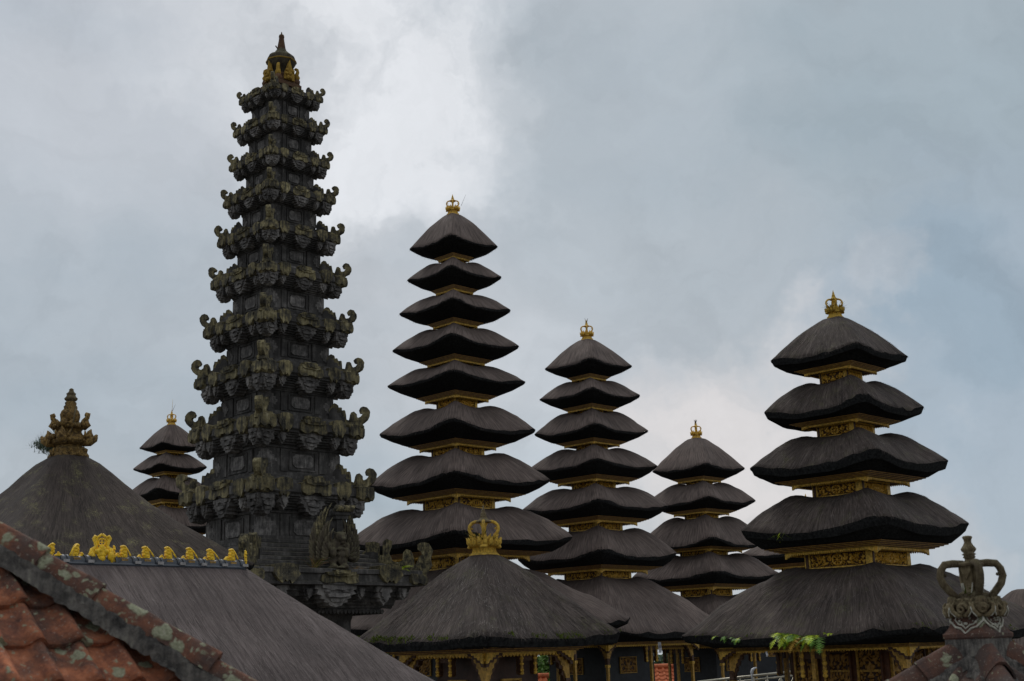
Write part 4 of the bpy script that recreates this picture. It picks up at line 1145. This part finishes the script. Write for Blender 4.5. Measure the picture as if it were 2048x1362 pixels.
for k, x in enumerate(xs):
    if abs(k-6) < .5:
        continue
    rt = MB()
    half_pipe(rt, .074, x-.12, x+.10, 'slate', zr)
    half_pipe(rt, .094, x+.075, x+.150, 'slate', zr, .084)
    half_pipe(rt, .084, x-.142, x-.112, 'slate', zr, .088)
    rt.box((x+.140, -.092, zr+.008), (.075, .03, .035), 'cement')
    for dz in (0, .014): rt.box((x-.02, -.068+dz*.35, zr+.032+dz), (.085, .006, .008), 'gold_dull')
    ro = rt.obj('ridge_tile', hall)
    g_ = bpy.data.objects.new('gilded_figure', fig_me[1 if k > 6 else 0]); COL.objects.link(g_); g_.parent = ro
    g_.location = (x-.015, 0, zr+.066); g_.scale = (1.42, 1.0, 1.0+RND.uniform(-.04, .06)); g_.rotation_euler = (RND.gauss(0, .05), RND.gauss(0, .06), RND.gauss(0, .16))
xb = xs[6]
o = MB()
for sx in (-1, 1):
    o.tube([(sx*.115, 0, -.05), (sx*.12, 0, .04), (sx*.10, 0, .10), (sx*.06, 0, .14), (sx*.075, 0, .20), (sx*.095, 0, .235), (sx*.08, 0, .26), (sx*.055, 0, .25)], [.03, .035, .034, .026, .024, .022, .022, .014], 7, 'gold_bright')
    o.tube([(sx*.05, 0, .15), (sx*.075, 0, .19), (sx*.05, 0, .25), (0, 0, .285)], [.02, .018, .016, .02], 6, 'gold_bright')
    o.ball((sx*.10, -.02, .03), (.035, .04, .06), 'gold_bright', None, 8, 6, .3)
for k in range(16):
    a_ = 2*PI*k/16
    o.ball((math.cos(a_)*.042, -.012, .19+math.sin(a_)*.042), .014, 'gold_bright', None, 6, 4)
o.box((0, -.012, .19), (.012, .02, .085), 'gold_bright'); o.box((0, -.013, .19), (.085, .02, .012), 'gold_bright')
for x, z, r in ((0, .10, .055), (0, .05, .06), (-.045, .08, .04), (.045, .08, .04), (0, .0, .05), (0, .13, .035)):
    o.ball((x, -.03, z), (r, .045, r*.9), 'gold_bright', None, 10, 7, .25)
o.obj('gilded_crest', hall, (xb, -.02, zr+.05), -.35)
o = MB(); half_pipe(o, .082, xb-.14, xb+.14, 'slate', zr); o.obj('crest_tile', hall)
for x in (xb+.155, HL/2+.06):
    o = MB()
    o.tube([(0, 0, -.05), (.006, 0, .05), (-.004, 0, .11), (.004, 0, .15), (-.01, 0, .165)], [.022, .018, .018, .016, .01], 6, 'gold_bright')
    for z in (-.02, .03, .08, .12): o.ball((0, -.012, z), (.022, .022, .012), 'gold_bright', None, 6, 4)
    o.obj('gilded_stake', hall, (x, -.03, zr+.04))

# ------------------------------------------------------------------ terracotta roofs in the foreground
def tile_field(b, org, u, d, cols, rows, tw, tl, mk, rng, clip=None):
    """rolled clay tiles; u runs along the course, d down the slope"""
    nrm = u.cross(d).normalized()
    if nrm.z < 0: nrm = -nrm
    prof = [(0, 0), (.10, .001), (.30, -.002), (.46, .002), (.54, .012), (.62, .032), (.71, .046), (.80, .046), (.89, .032), (.96, .012), (1.03, .002)]
    for r in range(rows):
        for c in range(cols):
            o = org+u*(c*tw)+d*(r*tl)
            if clip and not clip(o+u*tw*.5+d*tl*.5): continue
            jit = rng.gauss(0, .003); rot = rng.gauss(0, .010); hs = tw/.21
            i0 = len(b.v); ny = 4; n = len(prof)
            for j in range(ny+1):
                t = j/ny; s_ = t*tl*1.22
                for (x, z) in prof:
                    lift = .006+.026*t
                    p = o+u*((x+.0)*tw+rot*(s_))+d*s_+nrm*(z*hs+lift+jit)
                    b.add(p)
            for x, z in prof: b.add(o+u*(x*tw+rot*tl*1.22)+d*(tl*1.22-.002)+nrm*(z*hs+.032+jit-.020))
            for j in range(ny+1):
                for i in range(n-1):
                    a = i0+j*n+i
                    b.face([a, a+1, a+n+1, a+n], mk, [(c+.5, r+.5)]*4, j < ny)
def ridge_run(b, p0, dirv, side, count, ln, w_, h_, mk, mort, rng, bed=2.5):
    """overlapping ridge caps bedded on mortar"""
    nrm = side.cross(dirv).normalized()
    if nrm.z < 0: nrm = -nrm
    sec = [(-1, -.75), (-.93, -.30), (-.72, .22), (-.34, .78), (-.16, .94), (.16, .94), (.34, .78), (.72, .22), (.93, -.30), (1, -.75)]
    for k in range(count):
        o = p0+dirv*(k*ln); i0 = len(b.v); n = len(sec); jt = rng.gauss(0, .005); ht = rng.gauss(0, .004)
        for (t, g_) in ((0, .86), (.5, .93), (.80, .98), (.81, 1.05), (1.10, 1.07)):
            for x, z in sec: b.add(o+dirv*(t*ln)+side*(x*w_*g_+jt)+nrm*(z*h_*g_+.006*t+ht+.003*noise.noise(Vector((k*3+t*4, x*3, z*3)))))
        for x, z in sec: b.add(o+dirv*(1.10*ln)+side*(x*w_*.88+jt)+nrm*(z*h_*.86))
        for j in range(5):
            for i in range(n-1):
                a = i0+j*n+i; b.face([a, a+1, a+n+1, a+n][::-1], mk, [(k+.5, .5)]*4, j in (0, 1))
    L = count*ln
    m_ = 7; xs_ = [1.5, 1.32, 1.18, 1.05]; zs_ = [-bed, -bed*.72, -bed*.45, -.50]
    pts = [(-x, z) for x, z in zip(xs_, zs_)]+[(x, z) for x, z in list(zip(xs_, zs_))[::-1]]
    i0 = len(b.v); seg = count*14; n = len(pts)
    for j in range(seg+1):
        for i, (x, z) in enumerate(pts):
            v = Vector((j*.9*ln/.265, i*2.3, count*3.0))
            g_ = 1+.16*noise.noise(v*.35)+.10*noise.noise(v*1.1)
            b.add(p0+dirv*(L*j/seg+.012*noise.noise(v+Vector((9, 0, 0))))+side*(x*w_*g_)+nrm*(z*h_+.012*noise.noise(v*.8)+.008*noise.noise(v*2.1)))
    for j in range(seg):
        for i in range(n-1):
            a = i0+j*n+i; b.face([a, a+1, a+n+1, a+n][::-1], mort, None, True)
rng = random.Random(21)
th = math.tan(math.radians(42))
dn = Vector((1, -1, 0)).normalized()*math.cos(math.radians(42)) + Vector((0, 0, -math.sin(math.radians(42))))
al = Vector((1, 1, 0)).normalized()
hipv = Vector((1, 0, -th/math.sqrt(2))).normalized()
p_top = at(-150, 978, 5.05); p_bot = at(640, 1462, 5.05)
hipd = (p_bot-p_top).normalized()
hip_h = hipd
slope_n = dn.cross(al).normalized()
cottage = thing('tiled_house', 'near weathered terracotta roof with a lichen covered hip ridge, bottom left corner', 'house', (p_top.x, p_top.y, 0))
CL = Vector((p_top.x, p_top.y, 0))
b = MB()
# face towards the viewer: rows step down the slope, columns run back along the course to the hip
def inside(p):
    q_ = p+CL-p_top
    # coordinates along the course / down the slope from the hip's upper end
    a_ = q_.dot(al); d_ = q_.dot(dn)
    return a_ < d_*hipd.dot(al)/max(1e-6, hipd.dot(dn))+.055 and a_ > -1.6
org = p_top-CL+al*(-1.75)+dn*(-.10)+slope_n*(-.103)
tile_field(b, org, al, dn, 30, 11, .155, .222, 'tile', rng, inside)
b.obj('roof_tiles', cottage)
b = MB()
sidev = hipd.cross(Vector((0, 0, 1))).normalized()
ridge_run(b, p_top-CL, hipd, sidev, 7, .265, .052, .044, 'ridge', 'mortar', rng, 1.95)
b.obj('hip_ridge', cottage)
b = MB()                                                   # the slope behind the hip and the wall below
o = p_top-CL+slope_n*(-.12)
far_d = Vector((1, 1, 0)).normalized()*math.cos(math.radians(42)) + Vector((0, 0, -math.sin(math.radians(42))))
A0 = p_top-CL+Vector((0, .05, -.20)); B0 = A0+hipd*2.1; A1 = A0+far_d*1.6; B1 = B0+far_d*.4
C0 = A0-al*1.7; C1 = C0+dn*2.3-slope_n*.05
k_ = [b.add(v) for v in (A0, B0, B1, A1)]; b.face(k_, 'tile_dark')
b.obj('back_slope', cottage)
b = MB(); cz = p_top.z-1.35
b.box((.15, -.35, cz/2-.15), (1.5, 1.2, cz-.3), 'stone', Matrix.Rotation(PI/4, 4, 'Z')); b.obj('house_wall', cottage)

# right foreground: apex of a tiled hip roof with a cement crown
KD = 7.8
kp = at(1956, 1270, KD); ks = m_per_px(kp.x, KD, kp.z)
kiosk = thing('tiled_kiosk', 'near terracotta hip roof topped by a mossy cement crown, bottom right corner', 'kiosk', (kp.x, KD, 0), ALIGN-.06)
b = MB()
w0 = 66*ks
b.square_loft([(w0*1.02, -.12), (w0*1.0, -.05), (w0*1.0, -.01)], 'mortar', T=Matrix.Translation((0, 0, kp.z)))
b.square_loft([(w0*1.0, -.022), (w0*1.05, -.012), (w0*1.05, .008), (w0*.98, .016), (w0*.84, .045), (w0*.74, .085), (w0*.66, .12), (w0*.60, .15)], 'tile_dark', T=Matrix.Translation((0, 0, kp.z)))
b.obj('apex_block', kiosk)
cr = crown(kiosk, kp.z+.075, .50, ('crown_grey', 'crown_grey', 'crown_grey'), square=True, detail=16, weeds=10)
b = MB(); rr_ = random.Random(4)
for k in range(4):
    T = RZ(k)
    hsx = w0*.80/math.sqrt(2)
    pts = [(-.085, .105), (-.092, .075), (-.06, .045), (-.03, .038), (0, .012), (.03, .038), (.06, .045), (.092, .075), (.085, .105)]
    TT = T @ Matrix.Translation((0, -hsx-.014, kp.z)) @ Matrix.Rotation(-.35, 4, 'X')
    pts = [(x*1.12, (z-.06)*1.25+.065) for x, z in pts]
    b.prism(pts, -.012, .03, 'tile_dark', TT)
    b.tube([(x*1.02, -.014, z) for x, z in pts], .0065, 6, 'lime', TT)
    b.tube([(x*.70, -.016, (z-.08)*.68+.085) for x, z in pts], .005, 6, 'lime', TT)
    for _ in range(12): b.ball((rr_.uniform(-.06, .06), -.014, rr_.uniform(.05, .11)), rr_.uniform(.005, .010), 'lime', TT, 6, 4)
    # curled flower at each corner and face
    for a_ in (0, PI/4):
        TT = T @ Matrix.Rotation(a_, 4, 'Z') @ Matrix.Translation((0, -.125 if a_ == 0 else -.135, kp.z+.148))
        sp_pts = []
        for j in range(15):
            f_ = j/14; ang = f_*2.2*2*PI*.62; r_ = .032*(1-f_*.75)
            sp_pts.append((math.cos(ang)*r_, -.012-.03*f_, math.sin(ang)*r_))
        b.tube(sp_pts, [.013-.007*j/14 for j in range(15)], 6, 'crown_grey', TT)
        for sgn in (-1, 1):
            b.tube([(0, 0, -.03), (sgn*.03, -.02, -.035), (sgn*.055, -.03, -.01), (sgn*.06, -.028, .025), (sgn*.048, -.02, .04)], [.016, .016, .013, .009, .004], 6, 'crown_grey', TT)
            b.tube([(sgn*.02, -.012, -.045), (sgn*.045, -.03, -.04), (sgn*.066, -.036, -.015), (sgn*.070, -.03, .012)], .004, 5, 'lime', TT)
b.obj('flower_band', kiosk)
# tongue of cement with a dark disc painted for a hole between the loops
b = MB()
for k in range(4):
    T = RZ(k) @ Matrix.Translation((0, -.040, kp.z+.075)) @ Matrix.Diagonal((.72, 1, 1, 1))
    b.prism([(-.036, .325), (-.040, .22), (-.026, .165), (0, .14), (.026, .165), (.040, .22), (.036, .325)], -.010, .012, 'crown_grey', T)
    b.prism([(-.042, .33), (-.042, .29), (-.026, .28), (-.015, .262), (0, .25), (.015, .262), (.026, .28), (.042, .29), (.042, .33)], -.022, -.008, 'crown_grey', T)
    b.tube([(-.043, -.012, .225), (-.027, -.014, .165), (0, -.014, .138), (.027, -.014, .165), (.043, -.012, .225)], .0045, 5, 'lime', T)
    b.lathe([(.006, -.0125), (.006, .0)], 8, 'soffit', (0, 0), T @ Matrix.Translation((0, 0, .205)) @ Matrix.Rotation(PI/2, 4, 'X'))  # solid dark disc, the shade of a hole put into its colour
b.obj('crown_lining', kiosk)
pit = math.radians(40)
for k in range(4):
    b = MB()
    dk = Vector((0, -math.cos(pit), -math.sin(pit))); uk = Vector((1, 0, 0))
    s0 = Vector((0, -w0*.66/math.sqrt(2)*1.05, kp.z-.13))
    def ins(p, s0=s0): return abs(p.x) < (s0.y-p.y)*1.0+.10
    tile_field(b, s0-uk*1.44+Vector((0, 0, -.03)), uk, dk, 16, 6, .18, .225, 'tile_dark', rng, ins)
    b.v = [tuple(RZ(k) @ Vector(v)) for v in b.v]
    b.obj('roof_tiles', kiosk)
    b = MB()
    hd = Vector((-1, -1, -math.tan(pit))).normalized(); sv = hd.cross(Vector((0, 0, 1))).normalized()
    c0 = Vector((-w0*.40, -w0*.40, kp.z-.075))
    ridge_run(b, c0, hd, sv, 5, .25, .085, .075, 'tile_dark', 'mortar', rng, 1.3)
    b.v = [tuple(RZ(k) @ Vector(v)) for v in b.v]
    b.obj('hip_ridge', kiosk)
b = MB(); b.box((0, 0, (kp.z-.95)/2), (1.3, 1.3, kp.z-.95), 'stone'); b.obj('kiosk_wall', kiosk)
b = MB(); b.square_loft([(.9, kp.z-.8), (.62, kp.z-.62), (.28, kp.z-.30), (w0*.7, kp.z-.17)], 'mortar'); b.obj('roof_underlay', kiosk)

# far thatched roofs at the right edge
pavilion('thatched_pavilion', 'grey thatched roof with a small tip at the far right edge, behind the crown', 'pavilion', 2062, 52, 1292, 150, 1178, 'thatch', 95, 1320, gallery(hang=False), fringe=200, tabs=(TOP_C, TOP_F), group=None)
pavilion('thatched_pavilion', 'low grey thatched roof glimpsed under the big ragged pagoda eave, right', 'pavilion', 1905, 66, 1300, 130, 1262, 'thatch_grey', 95, 1325, gallery(hang=False), fringe=100)

# ------------------------------------------------------------------ plants
def frond(b, root, d, ln, droop, mk, rng, pairs=13, wid=.30):
    """one fern frond: an arching rib with leaflets either side"""
    d = Vector(d).normalized(); p = Vector(root); side = d.cross(Vector((0, 0, 1)))
    side = side.normalized() if side.length > 1e-4 else Vector((1, 0, 0))
    pts = [p.copy()]
    for k in range(pairs):
        d = (d+Vector((0, 0, -droop/pairs))).normalized()
        p = p+d*(ln/pairs); pts.append(p.copy())
        f = (k+1)/pairs
        l_ = ln*wid*math.sin(PI*min(1, .18+.82*f))**.8*rng.uniform(.8, 1.15)+.01
        for sg in (-1, 1):
            out = (side*sg+d*.55+Vector((0, 0, rng.uniform(-.25, .1)))).normalized()
            b.blade(p, out*l_, d, ln*.030, mk)
    b.tube(pts, [ln*.010]*len(pts), 3, mk)
def fern(name, label, pos, n, ln, mats, seed, out=(0, -1, 0), cat='fern', spread=.9, up=.5, droop=1.6, group=None, jitter=.05):
    rng = random.Random(seed); b = MB(); o = Vector(out).normalized()
    sd = o.cross(Vector((0, 0, 1))).normalized()
    for k in range(n):
        d = o+sd*rng.uniform(-spread, spread)+Vector((0, 0, rng.uniform(up-.35, up+.35)))
        frond(b, (rng.gauss(0, jitter), rng.gauss(0, jitter), 0), d, ln*rng.uniform(.6, 1.1), droop*rng.uniform(.7, 1.3), rng.choice(mats), rng)
    return tag(b.obj(name, None, pos), label, cat, group)
def grass(name, label, pos, n, ln, mats, seed, cat='grass tuft', up=1.0, spread=.5, wd=.006, group=None):
    rng = random.Random(seed); b = MB()
    for _ in range(n):
        d = Vector((rng.gauss(0, spread), rng.gauss(0, spread), up)).normalized(); l_ = ln*rng.uniform(.5, 1.1)
        p = Vector((rng.gauss(0, .05), rng.gauss(0, .05), 0)); sd = d.cross(Vector((rng.random(), rng.random(), .1))).normalized()
        q_ = p+d*l_*.55; e_ = p+d*l_+Vector((d.x*.3*l_, d.y*.3*l_, -.18*l_))
        a, c, m1, m2, t_ = b.add(p-sd*wd), b.add(p+sd*wd), b.add(q_+sd*wd*.8), b.add(q_-sd*wd*.8), b.add(e_)
        mk = rng.choice(mats)
        b.face([a, c, m1, m2], mk); b.face([m2, m1, t_], mk)
    return tag(b.obj(name, None, pos), label, cat, group)
def on_roof(label, tier, side, px, t=.985):
    th_, rf = ROOFS[label][tier]
    best = None
    for k in range(400):
        q_ = -1+2*k/399
        p = Matrix.Translation(th_.location) @ Matrix.Rotation(ALIGN, 4, 'Z') @ rf.top(side, q_, t)
        e_ = abs(project(p)[0]-px)
        if best is None or e_ < best[0]: best = (e_, p)
    return best[1]
BIG = [k for k in ROOFS if k.startswith('big ragged')][0]
lf = (-.7, -.7, 0)
fern('fern', 'largest bright green fern hanging over the mossy eave of the ragged pagoda', on_roof(BIG, 4, 3, 1584), 26, .66, ['fern', 'fern', 'fern', 'fern_dark'], 1, lf, spread=.7, group='ferns on the eaves', jitter=.13)
fern('fern', 'yellowed dying fern frond hanging beside the largest green fern', on_roof(BIG, 4, 3, 1608), 6, .62, ['fern_dry'], 2, lf, spread=.4, up=.25, droop=2.2, group='ferns on the eaves')
fern('fern', 'dark green fern just right of the yellowed fern on the eave', on_roof(BIG, 4, 3, 1630), 14, .56, ['fern', 'fern_dark', 'fern_dark'], 3, lf, group='ferns on the eaves', jitter=.10)
fern('fern', 'row of small fern tufts on the eave, well left of the largest fern', on_roof(BIG, 4, 3, 1452), 9, .26, ['fern', 'fern_dark'], 4, lf, group='ferns on the eaves', jitter=.10)
fern('fern', 'small flat fern tuft between the leftmost tufts and the largest fern', on_roof(BIG, 4, 3, 1476), 9, .26, ['fern', 'fern_dark'], 5, lf, group='ferns on the eaves', jitter=.10)
fern('fern', 'little upright fern at the right end of the fern row', on_roof(BIG, 4, 3, 1660), 5, .22, ['fern'], 6, lf, up=.9, group='ferns on the eaves')
grass('grass_tuft', 'green grass tuft hanging from the fourth eave of the ragged pagoda', on_roof(BIG, 3, 3, 1561), 16, .26, ['fern', 'moss'], 7, up=-.5, group='grass tufts')
def ledge(px): return at(px, 1146, 35.3+4.7*(px-495)/358+.18)
def ledge_p(px, back=0.0, up=0.0):
    p = ledge(px); return Vector((p.x-back*.7, p.y+back*.7, z_led+.01+up))
fern('fern', 'bright green fern frond leaning on the curled ledge scroll', ledge_p(800, .12), 6, .55, ['fern'], 11, (.5, -.4, 0), up=.9, droop=.9, spread=.5)
fern('fern', 'small green creeper on the dark steps right of the winged statue', ledge_p(708, .55, .45), 6, .42, ['fern_dark', 'fern'], 12, (.3, -.6, 0), up=.0, droop=1.5)
grass('grass_tuft', 'dry yellow grass clump left of the winged statue', ledge_p(632, .05), 46, .62, ['grass_dry', 'grass_dry', 'moss'], 13, spread=.6, group='grass tufts')
grass('grass_tuft', 'low reddish dry grass right of the winged statue', ledge_p(712, .02), 24, .22, ['grass_dry'], 14, spread=.9, group='grass tufts')
grass('grass_tuft', 'thin dry grass on top of the dark steps, below the tall pagoda eave', ledge_p(738, .9, .9), 16, .35, ['grass_dry', 'twig'], 15, spread=.7, group='grass tufts')

def tree(name, label, px, top_py, D, crown_px, mats, seed, needles=False, group='trees beyond the shrines', n=900, leaf=.16):
    rng = random.Random(seed)
    p = at(px, top_py, D); sc = m_per_px(p.x, D, p.z); H = p.z
    t = thing(name, label, 'tree', (p.x, D, -.2), 0, group)
    b = MB(); r = .012*H+.05
    b.tube([(0, 0, 0), (.02*H, .0, .3*H), (-.01*H, .01*H, .6*H), (0, 0, .97*H)], [r*1.4, r, r*.7, r*.12], 8, 'bark')
    tips = []
    for k in range(16 if not needles else 22):
        z = H*rng.uniform(.45, .95); a = rng.uniform(0, 2*PI); l_ = crown_px*sc*rng.uniform(.5, 1.0)*(1.15-.75*(z/H-.45)/.5)
        e_ = Vector((math.cos(a)*l_, math.sin(a)*l_, z+l_*(.35 if not needles else .55)))
        b.tube([(0, 0, z-.03*H), (e_.x*.5, e_.y*.5, (z+e_.z)/2+.02*H), tuple(e_)], [r*.4, r*.25, r*.06], 5, 'bark')
        tips += [Vector((0, 0, z)).lerp(e_, f) for f in (.55, .75, .9, 1.0)]
    tips += [Vector((0, 0, H*f)) for f in (.86, .92, .97, 1.0)]
    b.obj('trunk', t)
    c = MB()
    for k in range(n):
        o = rng.choice(tips)+Vector((rng.gauss(0, 1), rng.gauss(0, 1), rng.gauss(0, .8)))*crown_px*sc*(.17 if not needles else .07)
        if needles:
            for j in range(5):
                d = Vector((rng.gauss(0, .7), rng.gauss(0, .7), rng.uniform(-.1, 1.1))).normalized()
                c.blade(o, d*rng.uniform(.15, .42), d.cross(Vector((0, 0, 1))+Vector((.01, .02, 0))).normalized(), .010, rng.choice(mats))
        else:
            d = Vector((rng.gauss(0, 1), rng.gauss(0, 1), rng.gauss(-.2, .7))).normalized(); sd = d.cross(Vector((rng.gauss(0, 1), rng.gauss(0, 1), rng.gauss(0, 1)))).normalized()
            l_ = leaf*rng.uniform(.6, 1.5)
            i = [c.add(o), c.add(o+d*l_*.5+sd*l_*.32), c.add(o+d*l_), c.add(o+d*l_*.5-sd*l_*.32)]
            c.face(i, rng.choice(mats))
    c.obj('crown', t)
    return t
tree('casuarina_tree', 'wispy pale green tree peeking out behind the old stone finial, far left', 116, 850, 46, 92, ['leaf_blue', 'leaf_blue', 'leaf'], 5, True, n=2800, group=None)
tree('broadleaf_tree', 'green tree seen between the posts of the front shrine', 1092, 1312, 84, 42, ['leaf', 'leaf', 'fern_dark'], 8, n=1500, leaf=.28)
tree('broadleaf_tree', 'tree top showing through the gap beside the white tag', 1338, 1300, 98, 40, ['leaf', 'leaf_blue'], 9, n=2200, leaf=.30)

tree('broadleaf_tree', 'dark tree glimpsed between the grey hall roof and the front shrine', 768, 1298, 92, 48, ['leaf', 'leaf_blue'], 10, n=2200, leaf=.32)
# ------------------------------------------------------------------ small things
def tiled_cottage(name, label, px, ridge_py, D, half_px, seed):
    rng = random.Random(seed)
    p = at(px, ridge_py, D); sc = m_per_px(p.x, D, p.z); hw = half_px*sc
    t = thing(name, label, 'house', (p.x, D, 0), .06, 'far tiled houses')
    b = MB(); dep = 2.2; drop = 1.7
    d = Vector((0, -dep, -drop)).normalized()
    cols, rows = max(6, int(2*hw/.34)), 9
    tile_field(b, Vector((-hw, 0, p.z-.06)), Vector((1, 0, 0)), d, cols, rows, 2*hw/cols, math.hypot(dep, drop)/rows, 'tile_far', rng)
    b.obj('tiled_roof', t)
    b = MB(); b.tube([(-hw-.1, 0, p.z+.02), (hw+.1, 0, p.z+.02)], .13, 8, 'tile_far'); b.obj('ridge', t)
    b = MB(); i = [b.add(v) for v in ((-hw, .1, p.z-.08), (hw, .1, p.z-.08), (hw, 2.2, p.z-1.7), (-hw, 2.2, p.z-1.7))]; b.face(i, 'tile_far'); b.obj('back_roof', t)
    b = MB(); b.box((0, 0, (p.z-1.6)/2), (2*hw-.4, 3.4, max(.4, p.z-1.6)), 'cement'); b.obj('wall', t)
tiled_cottage('tiled_cottage', 'bright orange tiled roof seen in the gap below the white tag', 1335, 1333, 70, 46, 3)
tiled_cottage('tiled_cottage', 'orange tiled roof glimpsed low between the posts of the front shrine', 1064, 1353, 66, 30, 4)

def cloth_tag(label, px, py, D, w_px, h_px, mark=True):
    p = at(px, py, D); sc = m_per_px(p.x, D, p.z); w_, h_ = w_px*sc, h_px*sc
    b = MB(); n = 8
    for j in range(n+1):
        z = -h_*j/n; y = .012*math.sin(j*.8)
        for x in (-w_/2, 0, w_/2): b.add((x*(1-.05*j/n)+.01*math.sin(j*.5), y+.006*(x == 0), z))
    for j in range(n):
        for i in range(2): b.face([j*3+i, j*3+i+1, j*3+i+4, j*3+i+3], 'cloth', None, True)
    o = tag(b.obj('cloth_tag', None, p, PI/4), label, 'cloth', 'white cloth tags on the friezes')
    if mark:
        m_ = MB()
        pts = [(math.cos(2*PI*k/14)*w_*.22, -.022, -h_*.42+math.sin(2*PI*k/14)*w_*.30) for k in range(15)]
        m_.tube(pts, w_*.045, 5, 'ink'); m_.box((0, -.02, -h_*.42), (w_*.12, .01, w_*.3), 'ink'); m_.box((0, -.02, -h_*.72), (w_*.4, .01, w_*.07), 'ink')
        m_.obj('printed_mark', o)
cloth_tag('white printed cloth tag hanging from the gilded frieze of the seven-roofed pagoda', 1319, 1284, 51.6, 10, 21)
cloth_tag('small white rag tied to a gilded post below the ferns', 1533, 1303, 30.6, 7, 10, False)

# stair railing behind the ragged pagoda's posts
RD = 37.0
r0, r1 = at(1396, 1364, RD), at(1640, 1337, RD+1.2)
rail = thing('stair_railing', 'pale metal stair railing with crossed bars, rising to the right behind gilded posts', 'railing', (r0.x, r0.y, 0))
R0 = Vector((r0.x, r0.y, 0)); dv = (r1-r0); nb = 9
b = MB(); b.tube([r0-R0, r1-R0], .035, 8, 'steel'); b.tube([r0-R0-Vector((0, 0, .11)), r1-R0-Vector((0, 0, .11))], .026, 8, 'steel'); b.tube([r0-R0-Vector((0, 0, .95)), r1-R0-Vector((0, 0, .95))], .026, 8, 'steel'); b.obj('handrail', rail)
b = MB()
for k in range(nb):
    a0, a1 = r0-R0+dv*(k/nb), r0-R0+dv*((k+1)/nb)
    b.tube([a0-Vector((0, 0, .12)), a1-Vector((0, 0, .94))], .016, 6, 'steel'); b.tube([a0-Vector((0, -.03, .94)), a1-Vector((0, -.03, .12))], .016, 6, 'steel')
b.obj('crossed_bars', rail)
for k in range(nb+1):
    b = MB(); p = r0-R0+dv*(k/nb)
    b.tube([p+Vector((0, 0, .03)), Vector((p.x, p.y, .0))], .028, 8, 'steel'); b.obj('post', rail)
lp = at(1504, 1352, RD+.35)
b = MB()
b.tube([(0, 0, -1.6), (0, 0, -.02), (0, 0, .10), (.03, 0, .17), (.09, 0, .21)], [.02, .02, .045, .045, .03], 8, 'white')
b.ball((.12, 0, .215), (.035, .03, .025), 'white', None, 8, 6)
tag(b.obj('garden_lamp', None, lp), 'small white curved lamp standing at the stair railing', 'lamp')
